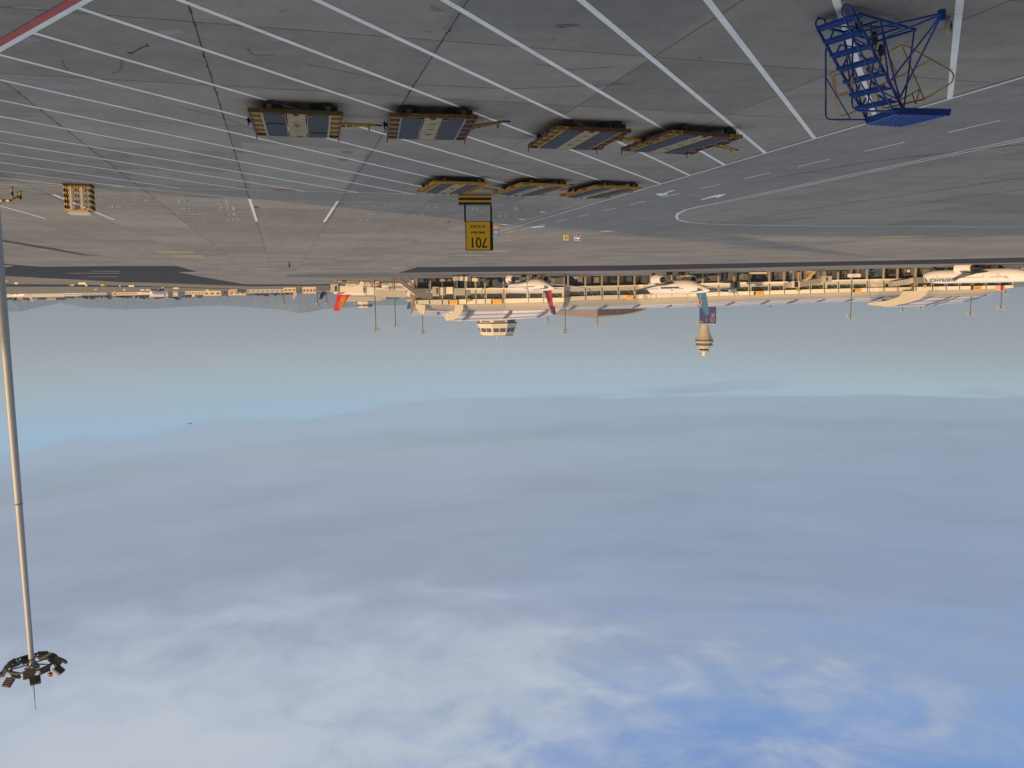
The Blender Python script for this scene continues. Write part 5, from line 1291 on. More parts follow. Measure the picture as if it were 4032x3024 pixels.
for i in range(3):
    p = ad(*C1(1690 + i * 70, 470), 388); o = text('lettering', ['---', 'ABC', 'oooo'][i] if False else '= =', 1.0, mat('grey title', (.2, .18, .2)), bpy.data.objects['jet_bridge.001'], p - bpy.data.objects['jet_bridge.001'].location + Vector((0, -.1, 0)), extrude=.02)
pieces('jet_bridge', 'large grey jet bridge stepping down beside a striped stair at gate 214', 'jet bridge', 318, [
    ('tunnel', rect(C2, 1045, 1245, 420, 545), mat('grey tunnel', (.33, .32, .31)), 0, 3), ('rear_tunnel', rect(C2, 1246, 1330, 445, 548), JBD, .3, 3), ('cab', rect(C2, 675, 790, 395, 560), mat('beige ribbed cab', (.38, .33, .26)), -.5, 4), ('rotunda', rect(C2, 792, 915, 405, 540), JBW, .2, 3),
    ('bellows', rect(C2, 860, 890, 400, 550), JBD, -.6, .5), ('cab_front', rect(C2, 916, 1030, 400, 522), mat('ivory cab', (.70, .63, .5)), -.6, 3), ('cab_window', rect(C2, 745, 765, 415, 520), DARKG, -.8, .2), ('roof_plant', rect(C2, 900, 1020, 545, 600), DARKG, 1, 2)] + legs(C2, [(1095, 1110, 290, 420), (1230, 1242, 290, 445), (630, 650, 290, 470)]), gj)
pieces('apron_stair', 'dark ramp with white zigzag steps rising to the concourse end', 'stair', 330, [
    ('ramp', [C2(75, 245), C2(110, 240), C2(350, 440), C2(660, 510), C2(680, 600), C2(500, 600), C2(380, 560), C2(60, 290)], mat('dark ramp', (.13, .125, .12)), 0, 3)] + [('step_edge', [C2(100 + i * 32, 345 + i * 25), C2(145 + i * 32, 350 + i * 25), C2(150 + i * 32, 363 + i * 25), C2(105 + i * 32, 360 + i * 25)], WHP, -.2, .15) for i in range(8)] + [('ramp_top', rect(C2, 220, 290, 490, 560), mat('warm white tunnel', (.66, .58, .46)), 1, 3), ('long_tunnel', [C2(-330, 440), C2(215, 460), C2(215, 580), C2(-330, 560)], JBG, 2, 3)])
pieces('jet_bridge', 'ribbed beige jet bridge sloping towards gate 210', 'jet bridge', 268, [
    ('tunnel', [C5(1105, 298), C5(1425, 235), C5(1425, 320), C5(1105, 372)], mat('ribbed beige tunnel', (.36, .32, .27)), 0, 3), ('rotunda', rect(C5, 990, 1104, 285, 378), mat('warm white tunnel', (.66, .58, .46)), .2, 4), ('rear_box', rect(C5, 938, 989, 300, 375), JBG, .4, 4), ('bellows', rect(C5, 1028, 1080, 292, 372), DARKG, 0, .3),
    ('cab', rect(C5, 1426, 1570, 210, 300), JBG, -.5, 4), ('cab_window', rect(C5, 1490, 1510, 230, 280), DARKG, -.7, .2), ('hoist', rect(C5, 1440, 1490, 140, 208), JBD, -.5, 1)] + [('tunnel_rib', [C5(1115 + i * 19, 300 - i * 3.7), C5(1119 + i * 19, 299 - i * 3.7), C5(1119 + i * 19, 366 - i * 3.2), C5(1115 + i * 19, 366 - i * 3.2)], mat('rib brown', (.22, .2, .17)), -.15, .12) for i in range(16)] + legs(C5, [(1002, 1018, 140, 290), (1112, 1128, 140, 290)]), gj)  # tunnel ribs in a darker brown than the tunnel
pieces('jet_bridge', 'grey jet bridge reaching the nose of the lettered airliner', 'jet bridge', 270, [
    ('tunnel', [C6(400, 310), C6(660, 270), C6(660, 345), C6(520, 360), C6(400, 378)], JBG, 0, 3), ('cab', rect(C6, 690, 830, 252, 332), mat('dark cab grey', (.22, .2, .17)), -.6, 3), ('rotunda', rect(C6, 655, 692, 262, 330), mat('pale rotunda', (.5, .46, .38)), -.3, 3)] + [('porthole', rect(C6, 420 + i * 44, 430 + i * 44, 350 - i * 8, 360 - i * 8), DARKG, -.1, .1) for i in range(4)] + legs(C6, [(692, 706, 180, 255), (716, 724, 170, 252)]), gj)
pieces('jet_bridge', 'small boxy jet bridge beside the teal finned airliner', 'jet bridge', 285, [
    ('cab', rect(C4, 1960, 2070, 270, 390), mat('dark cab grey', (.22, .2, .17)), 0, 4), ('cab_window', rect(C4, 1985, 2030, 285, 370), DARKG, -.2, .2), ('tunnel', [C4(1800, 268), C4(1960, 275), C4(1960, 300), C4(1800, 300)], JBD, 1, 3), ('roof_box', rect(C4, 1920, 1990, 395, 465), JBW, 1, 3)] + legs(C4, [(1815, 1840, 125, 270), (1535, 1560, 140, 290)]), gj)
pieces('jet_bridge', 'pale bridge cab behind the teal finned airliner tail', 'jet bridge', 320, [('cab', [C4(1490, 340), C4(1840, 330), C4(1900, 380), C4(1850, 400), C4(1490, 395)], mat('cream body', (.66, .55, .4)), 0, 3)] + legs(C4, [(1540, 1556, 140, 345)]), gj)

# ------------------------------------------------------------------ ground vehicles and service gear near the terminal
WH_ = RUBBER
def vehicle(kind, label, cat, x0, x1, yb, yt, col, cab=None, style='box', Yo=0.0, group=None, side=1):
    p = at((x0 + x1) / 2, yb, 0); Y = p.y + Yo; k = Y / F
    p = Vector(((CX - (x0 + x1) / 2) * k, Y, 0)); p.x = ad((x0 + x1) / 2, yb, Y).x
    e = thing(kind, label, cat, p, R_(random.uniform(-6, 6)), group)
    L = (x1 - x0) * k; H = (yt - yb) * k; Wd = min(2.2, max(1.1, L * .5)); wr = min(.36, H * .2)
    cm = cab or col
    if style == 'box':       # box truck: cargo body, cab, windscreen
        cl = min(1.5, L * .27)
        b = MB(); b.b2(-L / 2 + (cl if side < 0 else 0), L / 2 - (cl if side > 0 else 0), -Wd / 2, Wd / 2, wr * 1.3, H); b.build('cargo_box', col, e, bevel=.04)
        s = side; b = MB(); x_a = s * (L / 2 - cl + .05); x_b = s * L / 2
        b.b2(min(x_a, x_b), max(x_a, x_b), -Wd / 2 + .05, Wd / 2 - .05, wr, H * .72); b.build('cab', cm, e, bevel=.08)
        b = MB(); b.b2(min(x_a, x_b) + .2, max(x_a, x_b) + (.02 if s > 0 else -.2), -Wd / 2 + .02, Wd / 2 - .02, H * .42, H * .65); b.build('cab_window', DARKG, e)
    elif style == 'bus':
        b = MB(); b.b2(-L / 2, L / 2, -Wd / 2, Wd / 2, wr * .8, H); b.build('body', col, e, bevel=.1)
        b = MB(); b.b2(-L / 2 + .2, L / 2 - .2, -Wd / 2 - .02, Wd / 2 + .02, H * .48, H * .82); b.build('window_band', DARKG, e)
    elif style == 'van':
        b = MB(); pr = [(-L / 2, wr * .8), (L / 2, wr * .8), (L / 2, H * .5), (L / 2 - L * .18, H * .58), (L / 2 - L * .32, H), (-L / 2 + .06, H)]
        b.prism([(q * side, -Wd / 2, z_) for q, z_ in pr], (0, Wd, 0)); b.build('body', col, e, bevel=.05)
        b = MB(); b.b2(min(-L * .4 * side, L * .2 * side), max(-L * .4 * side, L * .2 * side), -Wd / 2 - .02, Wd / 2 + .02, H * .58, H * .88); b.build('window_band', DARKG, e)
    elif style == 'cart':
        b = MB(); b.b2(-L / 2, L / 2, -Wd / 2, Wd / 2, wr * 1.4, wr * 1.4 + .12); b.build('deck', mat('cart deck brown', (.13, .07, .04)), e)
        b = MB(); b.b2(-L / 2 + .1, L / 2 - .1, -Wd / 2 + .1, Wd / 2 - .1, wr * 1.4 + .14, H); b.build('load', col, e, bevel=.05)
    elif style == 'tractor':
        b = MB(); b.b2(-L / 2, L / 2, -Wd / 2, Wd / 2, wr, H * .52); b.build('body', col, e, bevel=.06)
        b = MB(); b.b2(-L * .1, L * .3, -Wd / 2 + .1, Wd / 2 - .1, H * .88, H); b.build('canopy', cm, e)
        b = MB()
        for xx in (-L * .08, L * .28):
            for yy in (-Wd / 2 + .15, Wd / 2 - .15): b.cyl((xx, yy, H * .5), (xx, yy, H * .9), .05, n=6)
        b.build('canopy_post', BLACK, e)
    for sx in (-1, 1):
        for sy in (-1, 1):
            b = MB(); b.cyl((sx * L * .32, sy * (Wd / 2 - .15), wr), (sx * L * .32, sy * (Wd / 2 + .02), wr), wr, n=12); b.build('wheel', WH_, e)
    return e
VW = mat('vehicle white', (.68, .67, .65), .4, var=.06); VS = mat('silver container', (.5, .46, .42), .4, .3, var=.15); VY = mat('vehicle yellow', (.62, .38, .05), .5)
VB = mat('vehicle blue', (.03, .16, .42), .45); VT = mat('teal white', (.35, .5, .5)); VR = mat('vehicle red', (.5, .04, .04)); VBR = mat('brown cargo', (.22, .11, .06), .7, var=.3); VO = mat('orange cargo', (.5, .2, .06), .6); VG = mat('dull green', (.25, .3, .12)); VD = mat('dark vehicle', (.04, .045, .05)); VCr = mat('cream vehicle', (.66, .56, .4))
def VV(C, s, kind, label, cat, a, c, yb, yt, *r, **kw):
    x0, y0 = C(a, yb); x1, y1 = C(c, yt); return vehicle(kind, label, cat, x0, x1, y0, y1, *r, **kw)
gv = 'service vehicles beside the terminal'
VV(C1, 0, 'baggage_tractor', 'yellow tractor leading a short cart train at photo left', 'tractor', 950, 1010, 274, 308, VY, style='tractor', group=gv)
VV(C1, 0, 'baggage_cart', 'yellow loaded cart second in the short train at photo left', 'cart', 1015, 1085, 274, 306, VY, style='cart', group=gv)
VV(C1, 0, 'baggage_cart', 'black topped cart under the pale jet bridge leg', 'cart', 1095, 1150, 276, 312, VD, style='cart', group=gv)
VV(C1, 0, 'baggage_cart', 'yellow cart right after the jet bridge leg in the photo', 'cart', 1150, 1225, 276, 306, VY, style='cart', group=gv)
VV(C1, 0, 'belt_loader', 'low yellow loader alone between two jet bridge legs', 'loader', 1235, 1330, 296, 326, VY, style='tractor', group=gv)
VV(C1, 0, 'fuel_truck', 'cream truck under the white jet bridge', 'truck', 1380, 1480, 285, 365, VCr, VY, style='box', group=gv)
VV(C1, 0, 'baggage_cart', 'yellow cart under the red skirted jet bridge', 'cart', 1500, 1580, 290, 330, VY, style='cart', group=gv)
VV(C1, 0, 'baggage_cart', 'yellow cart just past the tall bridge leg', 'cart', 1660, 1750, 285, 330, VY, style='cart', group=gv)
VV(C1, 0, 'pushback_tug', 'small dark red tug at the foot of the dark ramp', 'tug', 1950, 2050, 246, 295, VR, style='tractor', group=gv)
VV(C2, 0, 'cargo_truck', 'white truck under the grey bridge near the mast foot', 'truck', 290, 430, 258, 325, VW, style='box', group=gv)
VV(C2, 0, 'van', 'yellow topped van behind the mast foot', 'van', 340, 400, 300, 350, VY, style='van', Yo=4, group=gv)
VV(C2, 0, 'van', 'white van parked between mast and grey bridge', 'van', 500, 590, 262, 320, VW, style='van', group=gv)
VV(C2, 0, 'container_cart', 'silver container cart at the photo left end of its row', 'cart', 800, 900, 240, 300, mat('tan container', (.36, .26, .16)), style='cart', group=gv)
VV(C2, 0, 'container_cart', 'rusty container cart second in its row', 'cart', 905, 1010, 240, 298, VBR, style='cart', group=gv)
VV(C2, 0, 'container_cart', 'tall silver container on the nearest red chassis', 'cart', 1025, 1135, 185, 285, VS, style='cart', group=gv)
VV(C2, 0, 'container_cart', 'tall silver container at the middle of the nearest row', 'cart', 1140, 1215, 182, 288, mat('pale container', (.58, .52, .44)), style='cart', group=gv)
VV(C2, 0, 'container_cart', 'tall bright container ending the nearest row', 'cart', 1220, 1295, 182, 288, VCr, style='cart', group=gv)
VV(C2, 0, 'cargo_truck', 'truck with golden tank glinting beside the containers', 'truck', 1330, 1480, 222, 300, VCr, VW, style='box', group=gv)
VV(C2, 0, 'container_cart', 'blue grey container beside the golden tank truck', 'cart', 1490, 1570, 225, 300, mat('blue grey container', (.22, .26, .32)), style='cart', group=gv)
VV(C2, 0, 'van', 'small tan van in front of the ground floor windows', 'van', 1600, 1670, 240, 290, mat('tan van', (.45, .33, .25)), style='van', group=gv)
VV(C2, 0, 'van', 'second small tan van in front of the ground floor windows', 'van', 1690, 1750, 240, 290, mat('tan van', (.45, .33, .25)), style='van', group=gv)
def C3(x, y): return (1950 + x / 4.424, 1040 + y / 4.424)
VV(C3, 0, 'catering_truck', 'white catering truck with red tail end and raised box', 'truck', 1640, 1975, 232, 340, mat('catering white', (.75, .72, .7)), VR, style='box', side=-1, group=gv)
VV(C3, 0, 'van', 'small white van behind the red tailed catering truck', 'van', 1480, 1560, 215, 285, VW, style='van', group=gv)
VV(C3, 0, 'van', 'teal and white van near the wing of the navy finned airliner', 'van', 1360, 1440, 205, 260, VT, style='van', group=gv)
VV(C3, 0, 'baggage_cart', 'low brown cart ahead of the catering truck', 'cart', 1350, 1630, 196, 222, VBR, style='cart', group=gv)
VV(C3, 0, 'cargo_loader', 'beige cargo loader beside a round column', 'loader', 960, 1020, 215, 330, mat('tan container', (.36, .26, .16)), style='box', group=gv)
VV(C4, 0, 'bus', 'white and teal bus behind the teal finned airliner', 'bus', 1565, 1715, 160, 228, VT, style='bus', group=gv)
VV(C4, 0, 'tank_truck', 'dark fuelling truck with folded gantry', 'truck', 1785, 1870, 128, 260, VD, style='box', group=gv)
VV(C4, 0, 'van', 'white van under the port wing of the teal finned airliner', 'van', 290, 365, 190, 240, VW, style='van', group=gv)
VV(C4, 0, 'container_cart', 'brown stacked crates beside the engine of the teal finned airliner', 'cart', 385, 520, 195, 320, mat('grey brown crate', (.3, .25, .19)), style='cart', Yo=5, group=gv)
VV(C4, 0, 'baggage_tractor', 'brown tractor under the tail of the teal finned airliner', 'tractor', 1180, 1260, 130, 190, VBR, style='tractor', group=gv)
VV(C4, 0, 'baggage_tractor', 'tan tractor under the belly of the teal finned airliner', 'tractor', 1040, 1130, 150, 205, mat('tan van', (.45, .33, .25)), style='tractor', group=gv)
VV(C4, 0, 'bus', 'green and white bus at the foot of the ground floor by gate 211', 'bus', 2110, 2480, 150, 215, mat('white green', (.5, .58, .45)), style='bus', Yo=2, group=gv)
VV(C5, 0, 'baggage_cart', 'long cream cart with brown chassis near gate 211', 'cart', 380, 620, 138, 178, VCr, style='cart', group=gv)
VV(C5, 0, 'van', 'white van just past the long cream cart', 'van', 628, 690, 165, 198, VW, style='van', group=gv)
VV(C5, 0, 'baggage_tractor', 'white tractor at the foot of the ribbed bridge leg', 'tractor', 958, 995, 135, 165, VW, style='tractor', group=gv)
VV(C5, 0, 'baggage_cart', 'orange loaded cart between the ribbed bridge legs', 'cart', 1060, 1110, 138, 180, VO, style='cart', group=gv)
VV(C5, 0, 'van', 'pale van partly behind the silver container row', 'van', 1700, 1785, 148, 200, VCr, style='van', group=gv)
for i_, lab_ in enumerate(('silver open frame container nearest the pale van', 'silver open frame container in the middle of three', 'silver open frame container nearest the blue bus')):
    VV(C5, 0, 'container_cart', lab_, 'cart', 1790 + i_ * 88, 1870 + i_ * 88, 128, 182, mat('grey mesh container', (.33, .29, .28), .5, .2, var=.3, scale=2), style='cart', group=gv)
VV(C6, 0, 'bus', 'bright blue bus in front of the ground floor by gate 210', 'bus', 30, 350, 138, 212, VB, style='bus', group=gv)
VV(C6, 0, 'van', 'cream van behind the bright blue bus', 'van', 345, 400, 140, 190, VCr, style='van', group=gv)
VV(C6, 0, 'baggage_cart', 'yellow and cream cart between blue bus and white box truck', 'cart', 405, 520, 150, 190, VCr, style='cart', group=gv)
VV(C6, 0, 'cargo_truck', 'truck with a square white box before the pavilion', 'truck', 560, 665, 132, 184, VW, style='box', group=gv)
VV(C6, 0, 'baggage_cart', 'orange cart near the lettered airliner nose', 'cart', 780, 890, 140, 175, VO, style='cart', group=gv)
VV(C6, 0, 'baggage_cart', 'blue cart with nets under the lettered airliner engine', 'cart', 1235, 1330, 110, 165, VB, style='cart', Yo=12, group=gv)
VV(C6, 0, 'baggage_cart', 'cream cart behind the lettered airliner main wheels', 'cart', 1520, 1640, 118, 152, VCr, style='cart', Yo=12, group=gv)
VV(C6, 0, 'van', 'grey blue van beyond the lettered airliner tail', 'van', 1740, 1860, 110, 160, mat('grey blue van', (.2, .25, .33)), style='van', Yo=14, group=gv)
VV(C6, 0, 'van', 'small white van at the photo right edge under the fin', 'van', 2140, 2200, 118, 150, VW, style='van', group=gv)
# yellow belt loader ramp
pieces('conveyor', 'yellow sloping conveyor lifting towards the ribbed jet bridge', 'loader', 262, [('ramp', [C5(1165, 265), C5(1175, 280), C5(1215, 275), C5(1330, 160), C5(1300, 150), C5(1215, 230)], mat('conveyor yellow', (.50, .36, .12)), 0, 2), ('frame', [C5(1215, 140), C5(1335, 140), C5(1335, 155), C5(1215, 155)], mat('conveyor yellow', (.50, .36, .12)), .2, 2), ('rail', [C5(1200, 160), C5(1212, 160), C5(1290, 240), C5(1280, 245)], mat('conveyor yellow', (.50, .36, .12)), 2.1, .2)])
# white board on posts
pb = ad(3363, 1085, 255)
e = thing('notice_board', 'white board with small black lettering under a light mast', 'board', (pb.x, 255, 0)); kb = 255 / F
b = MB(); b.b2(-25 * kb, 25 * kb, -.1, .1, pb.z - 6.5 * kb, pb.z + 6.5 * kb); b.build('board', mat('board white', (.74, .66, .62)), e)
for s_ in (-1, 1):
    b = MB(); b.b2(s_ * 14 * kb - .1, s_ * 14 * kb + .1, -.05, .05, 0, pb.z - 6.5 * kb); b.build('post', JBD, e)
text('lettering', 'T 2 0 1', .62, tm_, e, (0, -.13, pb.z), extrude=.01)
# billboard right of the end pavilion
pieces('banner', 'red and white upright banner at the end of the pavilion', 'banner', 262, [('sheet', rect(C6, 1830, 1945, 362, 442), mat('banner pink', (.62, .45, .38)), 0, .5), ('red_band', rect(C6, 1890, 1930, 362, 435), CRED, -.1, .08)])

# ------------------------------------------------------------------ distant light masts
MGR = mat('mast grey', (.10, .10, .10), .6, var=.1); MLP = mat('mast lamp', (.48, .42, .33), .5, var=.3, scale=2)
def mast(xb, yb, yt, label, hw=8, Y=None, tiers=2):
    p = at(xb, yb, 0)
    if Y is None: Y = p.y
    base = ad(xb, yb, Y); base.z = 0; k = Y / F
    top = ad(xb, yt, Y).z
    e = thing('light_mast', label, 'light mast', base, 0, 'light masts along the terminal')
    b = MB(); b.cyl((0, 0, 0), (0, 0, top), 2.6 * k, 1.5 * k, n=10); b.build('pole', MGR, e)
    w = hw * k
    for t in range(tiers):
        zz_ = top - t * 9 * k
        b = MB(); b.tube([(w * .8 * math.cos(a * .785), w * .8 * math.sin(a * .785), zz_) for a in range(8)], .8 * k, 6, True); b.build('lamp_ring', MGR, e)
        for a in range(7):
            an = a * 2 * math.pi / 7 + t * .4; q = Vector((w * math.cos(an), w * math.sin(an), zz_ + 1 * k))
            b = MB(); b.box(q, (3.6 * k, 3.6 * k, 4.2 * k), an); b.build('lamp', MLP, e)
    b = MB(); b.cyl((0, 0, top), (0, 0, top + 9 * k), .5 * k, n=6); b.build('rod', MGR, e)
    return e
mast(1660, 1097, 1311, 'tall mast in front of the ramp at the photo left end of the concourse', 14)
mast(1552, 1100, 1285, 'mast between the scarlet fin and the concourse end, standing nearer the concourse', 12)
mast(1474, 1100, 1301, 'mast rising beside the white lettered jet bridge', 13)
mast(1284, 1118, 1203, 'short looking far mast just photo left of the scarlet fin', 7, Y=700)
mast(1247, 1118, 1205, 'far mast over the grey airliner', 6, Y=740)
mast(1115, 1130, 1197, 'thin far mast at photo left of the cream airliner', 5, Y=800, tiers=1)
mast(1348, 1120, 1210, 'far mast with red tipped head behind the scarlet fin', 7, Y=640)
mast(1398, 1120, 1195, 'far mast above the low roofs behind the scarlet fin', 5, Y=760, tiers=1)
mast(2156, 1120, 1268, 'mast head peeping over the roof beside the navy and red fin', 9, Y=370)
mast(2225, 1100, 1309, 'tall mast where the two concourse wings meet', 14, Y=292)
mast(2353, 1120, 1281, 'mast behind the roof in front of the dark louvres', 9, Y=372)
mast(2757, 1120, 1274, 'mast head next to the purple tower podium', 10, Y=365)
mast(3036, 1120, 1213, 'small lone lamp head over the low roof between gates 210 and 211', 6, Y=340, tiers=1)
mast(3355, 1078, 1252, 'mast standing by the white notice board', 13, Y=258)
mast(3558, 1120, 1224, 'saucer lamp over the arch of the pavilion', 9, Y=330, tiers=1)
mast(3628, 1120, 1214, 'lamp head cluster just above the pavilion roof', 10, Y=318)
mast(3829, 1075, 1241, 'tall mast rising behind the lettered airliner', 13, Y=272)
mast(3948, 1080, 1216, 'mast at the photo right end beyond the airliner', 12, Y=275)
mast(3962, 1100, 1158, 'short lamp beside the end mast at photo right', 5, Y=300, tiers=1)

# ------------------------------------------------------------------ airfield signs and cabinets far left
def field_sign(x0, x1, yb, yt, label, kind='sign', txt=None, blackside=None, m=None):
    c = at((x0 + x1) / 2, yb, 0); k = c.y / F
    e = thing('airfield_sign' if kind == 'sign' else 'equipment_cabinet', label, 'sign' if kind == 'sign' else 'cabinet', c)
    w, h = (x1 - x0) * k, (yt - yb) * k
    b = MB(); b.b2(-w / 2, w / 2, -.2, .2, h * .12, h); b.build('box', m or mat('sign amber', (.55, .38, .08)), e, bevel=.03)
    for s in (-1, 1):
        b = MB(); b.b2(s * w * .35 - .06, s * w * .35 + .06, -.1, .1, 0, h * .12); b.build('foot', BLACK, e)
    if blackside:
        a_, c_ = (-w / 2, 0) if blackside > 0 else (0, w / 2)
        b = MB(); b.b2(a_ + .05, c_ - .05, -.24, -.205, h * .16, h * .96); b.build('black_field', BLACK, e)
        text('lettering', txt, h * .7, mat('amber letter', (.6, .45, .1)), e, ((a_ + c_) / 2, -.26, h * .55), extrude=.01)
    elif kind != 'sign':
        b = MB(); b.b2(-w * .02, w * .02, -.225, -.205, h * .2, h * .9); b.build('door_seam', mat('seam grey', (.4, .4, .36)), e)
field_sign(15, 40, 1101, 1110, 'amber and black taxiway sign lettered C3 beside the big mast', txt='C3', blackside=1)
field_sign(57, 71, 1111, 1119, 'tiny white and brown sign near the big mast', m=mat('sign cream', (.62, .58, .45)))
field_sign(270, 291, 1118, 1126, 'amber taxiway sign with black left field', txt='J', blackside=-1)
field_sign(397, 421, 1118, 1126, 'amber taxiway sign with black right field near the low cabinets', txt='Z3', blackside=1)
CABW = mat('cabinet ivory', (.74, .66, .5))
field_sign(309, 338, 1111, 1120, 'largest ivory cabinet on the far grass', 'cab', m=CABW)
field_sign(336, 343, 1119, 1127, 'small upright white box by the largest ivory cabinet', 'cab', m=CABW)
field_sign(507, 528, 1122, 1129, 'ivory cabinet second largest on the far grass', 'cab', m=CABW)
field_sign(470, 474, 1122, 1129, 'thin white post box left of the second cabinet', 'cab', m=CABW)
field_sign(485, 494, 1139, 1143, 'tiny ivory cabinet on the farthest grass strip at left of three', 'cab', m=CABW)
field_sign(552, 568, 1139, 1144, 'tiny ivory cabinet on the farthest grass strip at middle of three', 'cab', m=CABW)
field_sign(575, 587, 1139, 1144, 'tiny ivory cabinet on the farthest grass strip at right of three', 'cab', m=CABW)
field_sign(370, 383, 1137, 1142, 'small double amber sign on the far grass strip', m=mat('sign amber', (.55, .38, .08)))
field_sign(636, 645, 1129, 1134, 'amber marker near the taxiing airliner', m=mat('sign amber', (.55, .38, .08)))
field_sign(682, 704, 1131, 1138, 'cream and amber sign right of the taxiing airliner in the photo', m=mat('sign cream', (.62, .58, .45)))
field_sign(810, 822, 1140, 1144, 'tiny pale box on the far grass near the long low building', 'cab', m=CABW)

# far buildings on the horizon
def far_building(x0, x1, yt, Y, label, m, wins=0, roof=None, yb=None):
    c = ad((x0 + x1) / 2, 1160, Y); k = Y / F; zt = ad((x0 + x1) / 2, yt, Y).z
    e = thing('airfield_building', label, 'building', (c.x, Y, 0)); w = (x1 - x0) * k
    b = MB(); b.b2(-w / 2, w / 2, 0, 25, 0, zt); b.build('wall', m, e)
    b = MB(); b.b2(-w / 2 - .4, w / 2 + .4, -.4, 25.4, zt + .01, zt + .5); b.build('roof', roof or mat('far roof grey', (.35, .34, .33)), e)
    for i in range(wins):
        xx = -w / 2 + w * (i + .5) / wins; b = MB(); b.b2(xx - w / wins * .28, xx + w / wins * .28, -.25, -.05, zt * .35, zt * .75); b.build('window', mat('far window', (.13, .13, .14)), e)
FB1 = mat('far cream wall', (.62, .50, .33)); FB2 = mat('far pale wall', (.46, .46, .45)); FB3 = mat('far brown wall', (.24, .2, .18)); FB4 = mat('far white wall', (.62, .6, .55))
far_building(-20, 92, 1170, 1010, 'long white hangar roofs at the far photo left behind the mast', FB4)
far_building(66, 88, 1178, 1060, 'brown apartment block over the hangar roofs', FB3, 4)
far_building(120, 144, 1178, 1080, 'second brown block just right of the orange finned airliner', FB3, 4)
far_building(183, 218, 1180, 1090, 'pink brown block alone above the tree line', mat('far pink wall', (.36, .28, .24)), 8)
far_building(95, 250, 1169.5, 1000, 'long pale blue roofed shed with wavy outline', FB2)
far_building(250, 320, 1165, 980, 'low white shed row in front of the tree line', FB4, 6)
far_building(320, 420, 1161, 960, 'low cluttered shed row with many windows', FB2, 10)
far_building(440, 540, 1162, 950, 'beige low building row behind the radio mast', FB1, 9)
far_building(540, 590, 1160, 930, 'thin low white wall segment near the big cream hangar', FB4)
far_building(588, 660, 1168, 900, 'big cream hangar at the horizon with a grey side', FB1, 0)
far_building(662, 700, 1166, 905, 'grey hall directly behind the taxiing airliner', FB2)
far_building(730, 902, 1158, 880, 'very long low cream roof on thin posts', FB1, 14)
far_building(755, 767, 1168, 900, 'small tower like block on the long low roof', FB1)
far_building(801, 870, 1164, 870, 'cream flat hall with three dark windows right of the long roof', FB1, 3)
far_building(900, 968, 1162, 860, 'cream flat hall nearest the scarlet fin', FB1, 3)
far_building(905, 935, 1150, 700, 'low tan shed in front of the cream flat hall', mat('far tan wall', (.4, .33, .25)))
far_building(970, 1120, 1152, 780, 'low grey shed row with thin roof before the mountains', FB2, 8)
far_building(1118, 1165, 1150, 640, 'canopy building with cream roof at the tail of the cream airliner', FB1, 3)
far_building(1192, 1245, 1155, 620, 'cream hall beside the grey airliner', mat('far peach wall', (.62, .47, .36)), 4)
def link_pier():
    pieces('far_pier', 'grey ribbed far concourse roof behind the scarlet finned airliner', 'terminal', 470, [('roof', [C1(1150, 560), C1(1860, 560), C1(1860, 610), C1(1700, 640), C1(1400, 650), C1(1180, 658), C1(1145, 650)], mat('grey far roof', (.36, .35, .34)), 0, 30), ('wall', [C1(1150, 250), C1(2300, 250), C1(2300, 575), C1(1150, 575)], BEI2, 1, 28), ('yellow_mark', rect(C1, 1735, 1775, 598, 640), mat('ochre board', (.5, .36, .1)), -.3, .2)])
    Y = 560; c = ad(1438, 1200, Y); k = Y / F
    e = thing('distant_cab', 'small cream glazed cab on the far concourse roof', 'control cab', (c.x, Y, 0)); Z = lambda y: ad(1438, y, Y).z
    n = 8; a0 = .3
    b = MB(); b.lathe([(28 * k, Z(1160)), (28 * k, Z(1188))], n=8, ang0=a0); b.lathe([(32 * k, Z(1188.2)), (27 * k, Z(1211))], n=8, ang0=a0); b.build('wall', mat('cab cream', (.60, .55, .46)), e)
    for i in range(n):
        A0, A1 = a0 + 2 * math.pi * (i + .12) / n, a0 + 2 * math.pi * (i + .88) / n; r = 30.2 * k
        b = MB(); b.add([(r * math.cos(A0) * s, r * math.sin(A0) * s, Z(y)) for A0, s, y in ((A0, 1.03, 1199), (A1, 1.03, 1199), (A1, 1.0, 1206), (A0, 1.0, 1206))], [(0, 1, 2, 3)]); b.build('window', mat('cab glass', (.07, .08, .09)), e)
    b = MB(); b.lathe([(12 * k, 0), (12 * k, Z(1160))], n=8); b.build('stem', BEI2, e)
link_pier()
# tree line far left: individual dark clumps would be a pixel wide, so one wooded mass
b = MB(); rr = random.Random(3)
TRM = mat('far tree foliage', (.035, .04, .03), .9, var=.4, scale=.05)
for i in range(700):
    x = rr.uniform(-120, 1180); Y = rr.uniform(1090, 1180); h = interp([(-120, 1178), (60, 1180), (200, 1172), (400, 1172), (560, 1171), (700, 1172), (800, 1164), (1180, 1158)], x) + rr.uniform(-3, 1.5)
    p = ad(x, h, Y); r = rr.uniform(3, 6)
    for q in range(3):
        c_ = p + Vector((rr.uniform(-4, 4), rr.uniform(-3, 3), -rr.uniform(2, 9))); 
        b.add([c_ + Vector((rr.uniform(-r, r), rr.uniform(-r, r), rr.uniform(-r, r))) for _ in range(4)], [(0, 1, 2), (0, 2, 3), (0, 3, 1), (1, 3, 2)])
o = b.build('tree_belt', TRM); o['kind'] = 'stuff'

# radio mast red and white
c = at(452, 1140, 0); c = Vector((ad(452, 1150, 800).x, 800, 0)); k = 800 / F
e = thing('radio_mast', 'thin red and white lattice mast standing on the far grass', 'mast', c)
for i in range(6):
    b = MB(); b.cyl((0, 0, i * 7 * k), (0, 0, (i + 1) * 7 * k), (6 - i * .9) * k * .5, (5.1 - i * .9) * k * .5, n=4); b.build('mast_section', VR if i % 2 else WHP, e)
